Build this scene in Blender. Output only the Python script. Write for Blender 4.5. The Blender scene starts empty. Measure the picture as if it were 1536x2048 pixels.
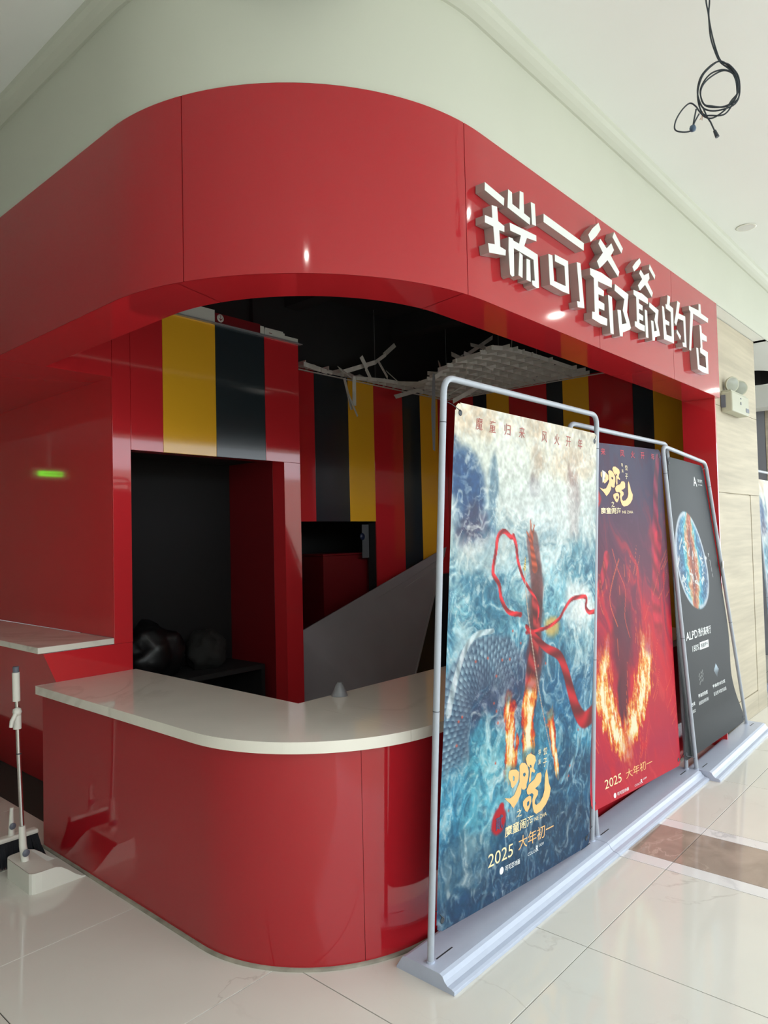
import bpy, math, random
import numpy as np
from mathutils import Vector, Matrix
random.seed(4)
SC = bpy.context.scene
COL = SC.collection
# ------------------------------------------------------------------ camera
cam = bpy.data.cameras.new('camera'); camo = bpy.data.objects.new('camera', cam); COL.objects.link(camo)
cam.sensor_fit = 'HORIZONTAL'; cam.sensor_width = 36.0; cam.lens = 1424.6 / 1536 * 36.0
cam.clip_start = 0.05; cam.clip_end = 200
yaw, pitch, roll = math.radians(41.59), math.radians(1.842), math.radians(-1.286)
fw = Vector((math.cos(yaw) * math.cos(pitch), math.sin(yaw) * math.cos(pitch), math.sin(pitch)))
rt = fw.cross(Vector((0, 0, 1))).normalized(); up = rt.cross(fw)
r2 = rt * math.cos(roll) + up * math.sin(roll); u2 = -rt * math.sin(roll) + up * math.cos(roll)
camo.matrix_world = Matrix.Translation((0, 0, 1.47)) @ Matrix((r2, u2, -fw)).transposed().to_4x4()
SC.camera = camo
# ------------------------------------------------------------------ world, light, exposure
W = bpy.data.worlds.new('daylight'); SC.world = W; W.use_nodes = True
W.node_tree.nodes['Background'].inputs[0].default_value = (0.86, 0.93, 1.0, 1)
W.node_tree.nodes['Background'].inputs[1].default_value = 4.4
def area(name, loc, rot, sx, sy, power, color=(1, 1, 1)):
    l = bpy.data.lights.new(name, 'AREA'); l.shape = 'RECTANGLE'; l.size = sx; l.size_y = sy; l.energy = power; l.color = color
    o = bpy.data.objects.new(name, l); COL.objects.link(o); o.location = loc; o.rotation_euler = rot
    return o
# sky light enters from the atrium on the -Y side (the ceiling stops there) and from the open +X end of the hall;
# the two openings are marked as portals so that the sky is sampled through them
for nm, loc, rot, sx, sy in (('atrium_opening', (7.0, -2.75, 1.9), (math.radians(90), 0, 0), 22.0, 3.7), ('hall_end_opening', (17.9, 2.0, 1.75), (math.radians(90), 0, math.radians(90)), 9.5, 3.5)):
    o = area(nm, loc, rot, sx, sy, 1.0); o.data.cycles.is_portal = True
SC.view_settings.view_transform = 'Standard'; SC.view_settings.look = 'None'
SC.view_settings.exposure = 0.0; SC.view_settings.gamma = 1.0; SC.view_settings.use_curve_mapping = False

# ------------------------------------------------------------------ materials
def lin(c):
    return tuple(((v / 255) / 12.92 if v / 255 <= 0.04045 else ((v / 255 + 0.055) / 1.055) ** 2.4) for v in c)
def S(n, k, v):
    if k in n.inputs: n.inputs[k].default_value = v
def mat(name, rgb, rough=0.5, metal=0.0, coat=0.0, emis=None, es=0.0, srgb=True, spec=0.5):
    m = bpy.data.materials.new(name); m.use_nodes = True
    b = m.node_tree.nodes['Principled BSDF']
    c = lin(rgb) if srgb else rgb
    S(b, 'Base Color', (*c, 1)); S(b, 'Roughness', rough); S(b, 'Metallic', metal); S(b, 'Coat Weight', coat); S(b, 'Coat Roughness', 0.03); S(b, 'Specular IOR Level', spec)
    if emis: S(b, 'Emission Color', (*lin(emis), 1)); S(b, 'Emission Strength', es)
    return m
def noisy(m, scale, amt, detail=4, stretch=(1, 1, 1), rough_amt=0.0, bump=0.0, coord='Object', dist=0.0):
    """multiply the base colour by a soft noise, optionally vary roughness and add bump"""
    nt = m.node_tree; b = nt.nodes['Principled BSDF']
    tc = nt.nodes.new('ShaderNodeTexCoord'); mp = nt.nodes.new('ShaderNodeMapping'); mp.inputs['Scale'].default_value = stretch
    nz = nt.nodes.new('ShaderNodeTexNoise'); nz.inputs['Scale'].default_value = scale; nz.inputs['Detail'].default_value = detail; nz.inputs['Distortion'].default_value = dist
    nt.links.new(tc.outputs[coord], mp.inputs[0]); nt.links.new(mp.outputs[0], nz.inputs['Vector'])
    mr = nt.nodes.new('ShaderNodeMapRange'); mr.inputs['From Min'].default_value = 0.3; mr.inputs['From Max'].default_value = 0.7
    mr.inputs['To Min'].default_value = 1 - amt; mr.inputs['To Max'].default_value = 1 + amt
    nt.links.new(nz.outputs['Fac'], mr.inputs['Value'])
    mx = nt.nodes.new('ShaderNodeMix'); mx.data_type = 'RGBA'; mx.blend_type = 'MULTIPLY'; mx.inputs[0].default_value = 1
    base = b.inputs['Base Color']
    if base.is_linked: nt.links.new(base.links[0].from_socket, mx.inputs[6])
    else: mx.inputs[6].default_value = base.default_value
    nt.links.new(mr.outputs[0], mx.inputs[7]); nt.links.new(mx.outputs[2], base)
    if rough_amt:
        r0 = b.inputs['Roughness'].default_value
        m2 = nt.nodes.new('ShaderNodeMapRange'); m2.inputs['To Min'].default_value = max(0, r0 - rough_amt); m2.inputs['To Max'].default_value = r0 + rough_amt
        nt.links.new(nz.outputs['Fac'], m2.inputs['Value']); nt.links.new(m2.outputs[0], b.inputs['Roughness'])
    if bump:
        bp = nt.nodes.new('ShaderNodeBump'); bp.inputs['Strength'].default_value = bump; bp.inputs['Distance'].default_value = 0.004
        nt.links.new(nz.outputs['Fac'], bp.inputs['Height']); nt.links.new(bp.outputs[0], b.inputs['Normal'])
    return m
def veins(m, scale, width, dark, seedrand=True, stretch=(1, 1, 1), color=None):
    """thin marble veins: a narrow band of a distorted noise picked out in another colour"""
    nt = m.node_tree; b = nt.nodes['Principled BSDF']
    tc = nt.nodes.new('ShaderNodeTexCoord'); mp = nt.nodes.new('ShaderNodeMapping'); mp.inputs['Scale'].default_value = stretch
    nt.links.new(tc.outputs['Object'], mp.inputs[0])
    vec = mp.outputs[0]
    if seedrand:
        oi = nt.nodes.new('ShaderNodeObjectInfo'); ad = nt.nodes.new('ShaderNodeVectorMath'); ad.operation = 'ADD'
        sc = nt.nodes.new('ShaderNodeMath'); sc.operation = 'MULTIPLY'; sc.inputs[1].default_value = 37.0
        nt.links.new(oi.outputs['Random'], sc.inputs[0]); nt.links.new(mp.outputs[0], ad.inputs[0]); nt.links.new(sc.outputs[0], ad.inputs[1]); vec = ad.outputs[0]
    nz = nt.nodes.new('ShaderNodeTexNoise'); nz.inputs['Scale'].default_value = scale; nz.inputs['Detail'].default_value = 7; nz.inputs['Distortion'].default_value = 1.4
    nt.links.new(vec, nz.inputs['Vector'])
    cr = nt.nodes.new('ShaderNodeValToRGB'); e = cr.color_ramp.elements
    e[0].position = 0.5 - width; e[0].color = (0, 0, 0, 1); e[1].position = 0.5; e[1].color = (1, 1, 1, 1)
    x = e.new(0.5 + width); x.color = (0, 0, 0, 1)
    nt.links.new(nz.outputs['Fac'], cr.inputs[0])
    # break the veins up with a second noise so that they come and go
    n2 = nt.nodes.new('ShaderNodeTexNoise'); n2.inputs['Scale'].default_value = scale * 0.8; nt.links.new(vec, n2.inputs['Vector'])
    m1 = nt.nodes.new('ShaderNodeMapRange'); m1.inputs['From Min'].default_value = 0.48; m1.inputs['From Max'].default_value = 0.66; m1.inputs['To Max'].default_value = dark
    nt.links.new(n2.outputs['Fac'], m1.inputs['Value'])
    mu = nt.nodes.new('ShaderNodeMath'); mu.operation = 'MULTIPLY'; nt.links.new(cr.outputs[0], mu.inputs[0]); nt.links.new(m1.outputs[0], mu.inputs[1])
    mx = nt.nodes.new('ShaderNodeMix'); mx.data_type = 'RGBA'
    base = b.inputs['Base Color']
    if base.is_linked: nt.links.new(base.links[0].from_socket, mx.inputs[6])
    else: mx.inputs[6].default_value = base.default_value
    mx.inputs[7].default_value = (*lin(color or (120, 95, 75)), 1)
    nt.links.new(mu.outputs[0], mx.inputs[0]); nt.links.new(mx.outputs[2], base)
    return m

M = {}
M['red'] = noisy(mat('red_lacquer', (172, 27, 37), 0.07, 0, 0.25), 0.7, 0.04, 2)
M['red_in'] = noisy(mat('red_lacquer_panel', (212, 46, 53), 0.06, 0, 0.4), 0.9, 0.04, 2)
M['yellow'] = noisy(mat('yellow_lacquer', (255, 190, 50), 0.08, 0, 0.2), 0.9, 0.04, 2)
M['black'] = noisy(mat('black_lacquer', (44, 52, 58), 0.16, 0, 0.2), 0.9, 0.05, 2)
M['dark'] = mat('black_store_wall', (20, 18, 18), 0.8)
M['seam'] = mat('dark_joint', (60, 20, 22), 0.8)
M['void'] = mat('black_painted_void', (40, 40, 41), 0.9)
M['wall_paint'] = noisy(mat('cream_wall_paint', (199, 201, 187), 0.55), 1.2, 0.02, 3)
M['ceiling'] = noisy(mat('white_ceiling_paint', (236, 238, 233), 0.6), 1.0, 0.02, 3)
M['grout'] = mat('dark_grout', (54, 47, 41), 0.9)
M['tile'] = veins(noisy(mat('polished_cream_tile', (224, 220, 210), 0.07), 2.5, 0.03, 5), 1.3, 0.007, 0.22)
M['tile_brown'] = veins(noisy(mat('polished_brown_marble', (168, 150, 136), 0.07), 6, 0.16, 6, dist=1.0), 3.0, 0.02, 0.7, color=(210, 190, 175))
M['tile_white'] = veins(noisy(mat('polished_white_marble', (232, 230, 228), 0.07), 3, 0.03, 4), 1.5, 0.02, 0.35, color=(140, 140, 145))
M['quartz'] = veins(noisy(mat('cream_quartz', (240, 234, 222), 0.07), 3.0, 0.04, 4), 1.2, 0.03, 0.25, color=(150, 140, 120), seedrand=False)
M['stone'] = noisy(noisy(mat('beige_travertine', (190, 180, 160), 0.6, spec=0.2), 1.0, 0.13, 3, (.7, .7, 9.0), dist=0.4), 5.0, 0.06, 3, (.6, .6, 9))
M['skirt'] = noisy(mat('grey_sealant', (150, 142, 128), 0.6), 14, 0.3, 4)
M['sign_face'] = mat('white_letter_face', (226, 232, 226), 0.35)
M['sign_side'] = mat('grey_letter_side', (170, 158, 152), 0.28, 0.25)
M['base'] = noisy(mat('silver_grey_plastic', (184, 192, 210), 0.3), 30, 0.02, 3)
M['tube'] = noisy(mat('grey_painted_tube', (172, 178, 188), 0.4, 0.1), 20, 0.04, 2)
M['ring'] = mat('dark_tube_joint', (70, 74, 80), 0.5, 0.5)
M['grid'] = noisy(mat('dusty_white_slat', (226, 222, 214), 0.6), 14, 0.10, 3)
M['steel'] = mat('galvanised_steel', (182, 186, 188), 0.4, 0.6)
M['white_pl'] = mat('white_plastic', (224, 222, 212), 0.4)
M['grey_pl'] = mat('grey_plastic', (100, 104, 116), 0.45)
M['chrome'] = mat('chrome_tube', (200, 196, 192), 0.2, 1.0)
M['bristle'] = noisy(mat('black_bristle', (24, 26, 32), 0.8), 120, 0.5, 2, (1, 1, .1))
M['cable'] = mat('black_cable', (46, 54, 62), 0.45)
M['tape'] = mat('blue_tape', (70, 92, 116), 0.5)
M['copper'] = mat('bare_copper', (176, 120, 80), 0.4, 0.8)
M['sheet'] = noisy(mat('dark_grey_sheet', (150, 146, 150), 0.32), 1.6, 0.12, 4)
M['bag'] = mat('black_bag_film', (14, 14, 15), 0.42)
M['film'] = mat('milky_film', (138, 138, 142), 0.35)
M['back'] = mat('banner_backing', (205, 205, 208), 0.6)
M['lamp'] = mat('lamp_lens', (255, 255, 255), 0.4, emis=(255, 250, 240), es=150)
M['lamp_off'] = mat('lamp_lens_unlit', (214, 212, 208), 0.35)
M['green'] = mat('exit_green', (20, 120, 20), 0.4, emis=(90, 255, 60), es=4)
M['grey_strip'] = mat('grey_door_frame', (136, 138, 146), 0.4)
M['dark_red'] = mat('dark_red_board', (120, 24, 30), 0.3)

# ------------------------------------------------------------------ mesh helpers
class MB:
    def __init__(s): s.v = []; s.f = []; s.mi = []; s.sm = []
    def add(s, vs, fs, mi=0, smooth=False):
        b = len(s.v); s.v += [tuple(p) for p in vs]
        for f in fs: s.f.append(tuple(b + i for i in f)); s.mi.append(mi); s.sm.append(smooth)
        return s
    def box(s, x0, x1, y0, y1, z0, z1, mi=0):
        vs = [(x, y, z) for z in (z0, z1) for y in (y0, y1) for x in (x0, x1)]
        return s.add(vs, [(0, 2, 3, 1), (4, 5, 7, 6), (0, 1, 5, 4), (2, 6, 7, 3), (0, 4, 6, 2), (1, 3, 7, 5)], mi)
    def prism(s, poly, lo, hi, mi=0, mi_top=None, mi_bot=None):
        """poly: list of (x,y); swept from z=lo to z=hi; any orientation"""
        if sum(a[0] * b[1] - b[0] * a[1] for a, b in zip(poly, poly[1:] + poly[:1])) < 0: poly = poly[::-1]
        n = len(poly); vs = [(x, y, lo) for x, y in poly] + [(x, y, hi) for x, y in poly]
        s.add(vs, [(i, (i + 1) % n, n + (i + 1) % n, n + i) for i in range(n)], mi)
        s.add([(x, y, hi) for x, y in poly], [tuple(range(n))], mi if mi_top is None else mi_top)
        s.add([(x, y, lo) for x, y in poly], [tuple(range(n))[::-1]], mi if mi_bot is None else mi_bot)
        return s
    def tube(s, pts, r, n=10, mi=0, cap=True, r1=None):
        pts = [Vector(p) for p in pts]; m = len(pts); b = len(s.v); ref = Vector((0.31, 0.17, 0.93)); vs = []; fs = []
        prev = None
        for i, p in enumerate(pts):
            t = (pts[min(i + 1, m - 1)] - pts[max(i - 1, 0)]).normalized()
            if prev is None:
                a = t.cross(ref)
                if a.length < 0.1: a = t.cross(Vector((1, 0, 0)))
            else: a = prev - t * prev.dot(t)
            a.normalize(); prev = a; c = t.cross(a)
            rr = r if r1 is None else r + (r1 - r) * i / max(1, m - 1)
            for k in range(n):
                q = 2 * math.pi * k / n; vs.append(p + (a * math.cos(q) + c * math.sin(q)) * rr)
        for i in range(m - 1):
            for k in range(n):
                fs.append((i * n + k, i * n + (k + 1) % n, (i + 1) * n + (k + 1) % n, (i + 1) * n + k))
        s.add(vs, fs, mi, True)
        if cap:
            s.add([vs[k] for k in range(n)], [tuple(range(n))[::-1]], mi); s.add(vs[-n:], [tuple(range(n))], mi)
        return s
    def strip(s, pts, z0, z1, mi=0, smooth=True):
        """vertical ribbon along (x,y) points"""
        n = len(pts); vs = [(x, y, z0) for x, y in pts] + [(x, y, z1) for x, y in pts]
        return s.add(vs, [(i, i + 1, n + i + 1, n + i) for i in range(n - 1)], mi, smooth)
    def lathe(s, prof, c=(0, 0, 0), axis='z', n=24, mi=0, smooth=True):
        vs = []; fs = []
        for r, h in prof:
            for k in range(n):
                q = 2 * math.pi * k / n; a, b = r * math.cos(q), r * math.sin(q)
                p = {'z': (a, b, h), 'y': (a, -h, b), 'x': (h, a, b)}[axis]
                vs.append((c[0] + p[0], c[1] + p[1], c[2] + p[2]))
        for i in range(len(prof) - 1):
            for k in range(n): fs.append((i * n + k, i * n + (k + 1) % n, (i + 1) * n + (k + 1) % n, (i + 1) * n + k))
        s.add(vs, fs, mi, smooth)
        if prof[0][0] > 1e-6: s.add(vs[:n], [tuple(range(n))[::-1]], mi)
        if prof[-1][0] > 1e-6: s.add(vs[-n:], [tuple(range(n))], mi)
        return s
    def mesh(s, name, mats):
        me = bpy.data.meshes.new(name); me.from_pydata(s.v, [], s.f)
        for m in (mats if isinstance(mats, (list, tuple)) else [mats]): me.materials.append(m)
        me.polygons.foreach_set('material_index', s.mi); me.polygons.foreach_set('use_smooth', s.sm); me.update()
        return me
def link(name, data, parent=None):
    o = bpy.data.objects.new(name, data); COL.objects.link(o)
    if parent is not None:
        o.parent = parent; o.matrix_parent_inverse = Matrix.Translation(-parent.location)
    return o
def part(name, mb, mats, parent, label=None, bevel=0, stuff=False):
    o = link(name, mb.mesh(name, mats), parent)
    if label: o['label'] = label
    if stuff: o['kind'] = 'stuff'
    if bevel: bev(o, bevel)
    return o
def bev(o, w, seg=2):
    m = o.modifiers.new('bevel', 'BEVEL'); m.width = w; m.segments = seg; m.limit_method = 'ANGLE'; m.angle_limit = math.radians(40)
    return o
def thing(name, label, cat, loc=(0, 0, 0), group=None):
    o = bpy.data.objects.new(name, None); COL.objects.link(o); o.location = loc; o.empty_display_size = 0.1
    o['label'] = label; o['category'] = cat
    if group: o['group'] = group
    return o
def single(name, mb, mats, label, cat, group=None, bevel=0):
    o = link(name, mb.mesh(name, mats)); o['label'] = label; o['category'] = cat
    if group: o['group'] = group
    if bevel: bev(o, bevel)
    return o
def struct(name, mb, mats, label=None, cat=None, bevel=0):
    o = link(name, mb.mesh(name, mats)); o['kind'] = 'structure'
    if label: o['label'] = label
    if cat: o['category'] = cat
    if bevel: bev(o, bevel)
    return o
def arcpath(xl, yf, cx, cy, r, yend, xend, n=28):
    """L-shaped plan line: down the left face x=xl, round the corner, along the front face y=yf"""
    pts = [(xl, yend)]
    for i in range(n + 1):
        a = math.pi + i / n * math.pi / 2
        pts.append((cx + r * math.cos(a), cy + r * math.sin(a)))
    pts.append((xend, yf))
    return pts
def cutpath(pts, s0, s1):
    """piece of a polyline between two arc lengths"""
    out = []; s = 0
    for a, b in zip(pts, pts[1:]):
        d = math.dist(a, b)
        if s + d > s0 and s < s1:
            t0 = max(0, (s0 - s) / d); t1 = min(1, (s1 - s) / d)
            A = (a[0] + (b[0] - a[0]) * t0, a[1] + (b[1] - a[1]) * t0); B = (a[0] + (b[0] - a[0]) * t1, a[1] + (b[1] - a[1]) * t1)
            if not out: out.append(A)
            out.append(B)
        s += d
    return out
def plen(pts, upto=None): return sum(math.dist(a, b) for a, b in zip(pts, pts[1:]))
def offs(pts, d):
    """offset a plan line to its left-hand (inner) side by d"""
    out = []
    for i, p in enumerate(pts):
        a = pts[max(i - 1, 0)]; b = pts[min(i + 1, len(pts) - 1)]
        tx, ty = b[0] - a[0], b[1] - a[1]; l = math.hypot(tx, ty) or 1
        out.append((p[0] - ty / l * d, p[1] + tx / l * d))
    return out

# =================================================================== THE SETTING
# floor: base slab with recessed joints, polished tiles laid on it one by one
fl = struct('floor', MB().box(-6, 20, -9.2, 16, -0.06, -0.003), M['grout'], 'polished cream tiled mall floor with a brown and white marble band', 'floor')
GX = [0.137 + 0.747 * k for k in range(-1, 5)]; GX = [g for g in GX if g < 3.12]
TILE = {}
def tile(x0, x1, y0, y1, m):
    g = 0.0017; w, d = x1 - x0 - 2 * g, y1 - y0 - 2 * g
    key = (round(w, 3), round(d, 3), m)
    if key not in TILE:
        h, c = 0.0, 0.0005
        vs = [(0, 0, -.006), (w, 0, -.006), (w, d, -.006), (0, d, -.006), (0, 0, h - c), (w, 0, h - c), (w, d, h - c), (0, d, h - c), (c, c, h), (w - c, c, h), (w - c, d - c, h), (c, d - c, h)]
        fs = [(0, 1, 5, 4), (1, 2, 6, 5), (2, 3, 7, 6), (3, 0, 4, 7), (4, 5, 9, 8), (5, 6, 10, 9), (6, 7, 11, 10), (7, 4, 8, 11), (8, 9, 10, 11)]
        TILE[key] = MB().add(vs, fs).mesh('tile', M[m])
    o = bpy.data.objects.new('tile', TILE[key]); COL.objects.link(o); o.location = (x0 + g, y0 + g, 0); o.parent = fl
YL = [1.19 + 0.755 * k for k in range(-4, 9)]
XL = [0.137 - 0.747, 0.137, 0.884, 1.631, 2.371, 3.12]
XR = [3.67 + 0.747 * k for k in range(0, 8)]
for y0, y1 in zip(YL, YL[1:]):
    for xs in (XL, XR):
        for x0, x1 in zip(xs, xs[1:]):
            if y0 > 1.9 and x0 > 1.6 and not (x0 < 1.7): continue        # under the stall
            if y0 > 2.6 and x0 > 1.6: continue
            tile(x0, x1, y0, y1, 'tile')
    if y0 < 1.9:
        tile(3.12, 3.21, y0, y1, 'tile_white'); tile(3.21, 3.58, y0, y1, 'tile_brown'); tile(3.58, 3.67, y0, y1, 'tile_white')
# the same tiling further away, too small to pick apart
far = MB()
def farpatch(x0, x1, y0, y1):
    nx = max(1, round((x1 - x0) / 0.747)); ny = max(1, round((y1 - y0) / 0.755)); g = 0.0015
    for i in range(nx):
        for j in range(ny):
            a = x0 + (x1 - x0) * i / nx; b = x0 + (x1 - x0) * (i + 1) / nx; c = y0 + (y1 - y0) * j / ny; d = y0 + (y1 - y0) * (j + 1) / ny
            far.add([(a + g, c + g, 0), (b - g, c + g, 0), (b - g, d - g, 0), (a + g, d - g, 0)], [(0, 1, 2, 3)])
farpatch(-4.1, -0.61, -8.9, 15.9); farpatch(-0.61, 18, -8.9, YL[0]); farpatch(XR[-1], 18, YL[0], 1.945); farpatch(6.5, 18, 1.945, 9)
farpatch(-0.61, 1.631, YL[-1], 15.9); farpatch(1.9, 6.4, 2.0, 9)
part('far_tiles', far, M['tile'], fl, stuff=True)

# ceiling and the curved cream bulkhead above the fascia, with its small cove
struct('ceiling', MB().box(-4.2, 18, -2.7, 16, 3.49, 3.7), M['ceiling'], 'smooth white mall ceiling', 'ceiling')
BP = arcpath(1.30, 1.49, 2.27, 2.46, 0.97, 15.9, 10.6)
bw = MB(); bw.strip(BP, 3.007, 3.43)
co = [offs(BP, -0.012 - 0.058 * math.sin(t * math.pi / 2 * 1.0)) for t in (0, .25, .5, .75, 1)]
zs = [3.43, 3.4405, 3.453, 3.468, 3.49]
prev = [(x, y, 3.43) for x, y in BP]
for c, z in zip(co, zs):
    cur = [(x, y, z) for x, y in c]; n = len(cur)
    bw.add(prev + cur, [(i, i + 1, n + i + 1, n + i) for i in range(n - 1)], 0, True); prev = cur
struct('wall_bulkhead', bw, M['wall_paint'], 'curved cream bulkhead wall above the red fascia', 'wall')
# underside of the bulkhead over the stone wall, and the low ceiling of the side passage with its access hole
sc_ = MB(); sc_.box(5.10, 6.52, 1.495, 1.60, 3.007, 3.03)
hole = []; cx, cy, hr = 8.05, 2.02, 0.44
sc2 = MB(); N = 32
ring = [(cx + hr * math.cos(2 * math.pi * k / N), cy + 0.3 * math.sin(2 * math.pi * k / N) * 1.0, 3.007) for k in range(N)]
outer = []
for k in range(N):
    a = 2 * math.pi * k / N; dx, dy = math.cos(a), math.sin(a)
    tx = ((10.6 if dx > 0 else 6.45) - cx) / dx if abs(dx) > 1e-6 else 1e9
    ty = ((9.0 if dy > 0 else 1.495) - cy) / dy if abs(dy) > 1e-6 else 1e9
    t = min(tx, ty); outer.append((cx + dx * t, cy + dy * t, 3.007))
sc_.add(ring + outer, [(k, (k + 1) % N, N + (k + 1) % N, N + k) for k in range(N)])
for k in range(N):
    a, b = outer[k], outer[(k + 1) % N]
    if abs(a[0] - b[0]) > 1e-4 and abs(a[1] - b[1]) > 1e-4:
        ax = abs(a[0] - 10.6) < 1e-3 or abs(a[0] - 6.45) < 1e-3
        sc_.add([a, b, (a[0] if ax else b[0], b[1] if ax else a[1], 3.007)], [(0, 1, 2)])
up_ = [(x, y, 3.45) for x, y, z in ring]
sc_.add(ring + up_, [(k, (k + 1) % N, N + (k + 1) % N, N + k) for k in range(N)], 1)
cl = struct('ceiling_passage', sc_, [M['ceiling'], M['void']], 'low white passage ceiling with a dark round access hole', 'ceiling')
part('hole_backing', MB().box(cx - .6, cx + .6, cy - .45, cy + .5, 3.45, 3.47), M['void'], cl)
struct('trim_beam', MB().box(8.62, 8.9, 1.50, 9, 2.78, 3.007), M['ceiling'], 'white dropped beam crossing the side passage', 'beam')
# far passage walls
pw = MB(); pw.box(10.4, 10.6, 1.5, 9, 0, 3.0); struct('wall_passage', pw, M['stone'], 'beige stone wall at the end of the side passage', 'wall')
struct('door_passage', MB().box(9.0, 9.12, 2.12, 2.24, 0, 3.0).box(9.0, 9.12, 2.9, 3.02, 0, 3.0).box(9.0, 9.12, 2.12, 3.02, 2.8, 3.0), M['grey_strip'], 'grey door frame in the side passage', 'door')
struct('wall_column', MB().box(9.0, 9.5, 1.62, 2.115, 0, 3.0), M['stone'], 'beige stone column beside the grey door frame', 'column')
# outer shell of the hall
struct('wall_hall', MB().box(-4.2, -4.0, -7.2, 16, 0, 3.49).box(-4.2, 1.3, 15.9, 16, 0, 3.49).box(-6, 20, -9.2, -9.0, 0, 3.2).box(17.98, 18.1, 6.6, 9.0, 0, 3.49), M['wall_paint'], 'plain cream wall across the hall', 'wall')

# ---- beige stone wall: large tiles with open joints and a flush access door
sw = struct('wall_stone', MB().box(5.118, 6.47, 1.592, 1.72, 0, 3.0).box(6.44, 6.47, 1.592, 4.0, 0, 3.0), M['stone'], 'beige stone clad wall beside the red stall', 'wall')
def slab(x0, x1, z0, z1, dy=0.0, nm='stone_panel', lab=None):
    g = 0.0015
    return part(nm, MB().box(x0 + g, x1 - g, 1.58 + dy, 1.591, z0 + g, z1 - g), M['stone'], sw, lab, bevel=0.001)
slab(5.12, 6.45, 2.352, 3.004); slab(5.12, 6.45, 1.722, 2.352)
slab(5.12, 5.545, 0.172, 1.722); slab(6.192, 6.45, 0.0, 1.722)
slab(5.12, 5.545, 0.0, 0.172); slab(5.545, 6.192, 0.0, 0.172)
slab(5.549, 6.187, 0.178, 1.716, 0.003, 'access_door', 'flush stone-faced access door in the wall')

# ---- the stall's partition with the doorway
wp = struct('wall_partition', MB().box(1.53, 1.989, 3.612, 3.72, 2.352, 2.775).box(1.89, 1.989, 3.612, 3.72, 0.96, 2.352).box(1.985, 1.989, 3.612, 3.72, 0, 0.96).box(1.989, 3.214, 3.612, 3.72, 1.97, 2.775).box(3.075, 3.214, 3.612, 3.72, 0, 1.97), M['red_in'], 'striped red, yellow and black partition above a dark doorway', 'wall')
def ppan(x0, x1, z0, z1, m): return part('wall_panel', MB().box(x0 + .001, x1 - .001, 3.60, 3.611, z0, z1), M[m], wp, {'yellow': 'glossy yellow panel', 'black': 'glossy black panel'}.get(m), bevel=0.001)
ppan(1.53, 1.88, 2.352, 2.775, 'red_in'); ppan(1.88, 1.987, 0.923, 2.775, 'red_in'); ppan(1.987, 2.186, 1.966, 2.775, 'red_in')
ppan(2.186, 2.546, 1.966, 2.775, 'yellow'); ppan(2.546, 2.924, 1.966, 2.775, 'black'); ppan(2.924, 3.216, 1.966, 2.775, 'red_in'); ppan(3.073, 3.216, 0, 1.965, 'red_in')
struct('door_1', MB().box(3.073, 3.09, 3.72, 4.2, 0, 1.99).box(1.99, 2.0, 3.72, 4.2, 0, 1.99), M['dark_red'], 'dark red reveal lining of the doorway', 'door')
struct('wall_store', MB().box(1.99, 3.1, 4.2, 4.22, 0, 2.2).box(1.99, 3.1, 3.72, 4.2, 1.99, 2.0), M['dark'], 'black back wall of the store behind the doorway', 'wall')

# ---- left flank wall of the stall
struct('wall_left', MB().box(1.8805, 1.889, 3.612, 15.9, 0.957, 2.40), M['red_in'], 'glossy dark red flank wall beside the shelf', 'wall')
struct('wall_end', MB().box(5.10, 5.116, 1.503, 1.72, 0, 2.36).box(5.116, 5.5, 1.715, 1.725, 0, 2.9), M['red_in'], 'red end panel closing the stall by the stone wall', 'wall')
# ---- back wall with its hatch
wb = struct('wall_back', MB().box(3.2, 3.61, 4.062, 4.15, 0, 3.4).box(4.46, 5.6, 4.062, 4.15, 0, 3.4).box(3.61, 4.46, 4.062, 4.15, 1.59, 3.4), M['void'], 'striped back wall of the stall with a dark hatch', 'wall')
def bpan(x0, x1, z0, m): return part('wall_panel', MB().box(x0 + .001, x1 - .001, 4.05, 4.061, z0, 2.76), M[m], wb, {'yellow': 'glossy yellow panel', 'black': 'glossy black panel'}.get(m), bevel=0.001)
bpan(3.2, 3.775, 1.586, 'red_in')
bpan(3.775, 4.15, 1.586, 'black'); bpan(4.15, 4.46, 1.586, 'yellow'); bpan(4.46, 4.84, 0, 'red_in'); bpan(4.84, 5.09, 0, 'black'); bpan(5.09, 5.36, 0, 'yellow'); bpan(5.36, 5.5, 0, 'red_in')
hb = MB(); hb.box(3.2, 5.0, 4.7, 4.72, 0, 2.2).box(3.2, 5.0, 4.15, 4.7, 1.59, 1.6).box(3.2, 3.22, 4.1, 4.7, 0, 1.6).box(5.0, 5.02, 4.15, 4.7, 0, 1.6)
struct('wall_hatch', hb, M['dark'], 'black inside of the hatch in the back wall', 'wall')
single('service_cabinet', MB().box(3.96, 4.5, 4.18, 4.5, 0, 1.31).box(3.95, 4.51, 4.17, 4.51, 1.31, 1.325), M['dark_red'], 'dark red cabinet standing inside the dark hatch', 'cabinet', bevel=0.003)
single('paper_board', MB().box(4.36, 4.44, 4.12, 4.125, 1.28, 1.56).lathe([(0.0, 0.006), (0.028, 0.004), (0.03, 0)], (4.36, 4.119, 1.46), 'y', 20, 1), [mat('grey_board', (96, 98, 100), .6), mat('dark_blue_disc', (30, 40, 70), .4)], 'small grey board with a dark blue disc inside the hatch', 'board')
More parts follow.
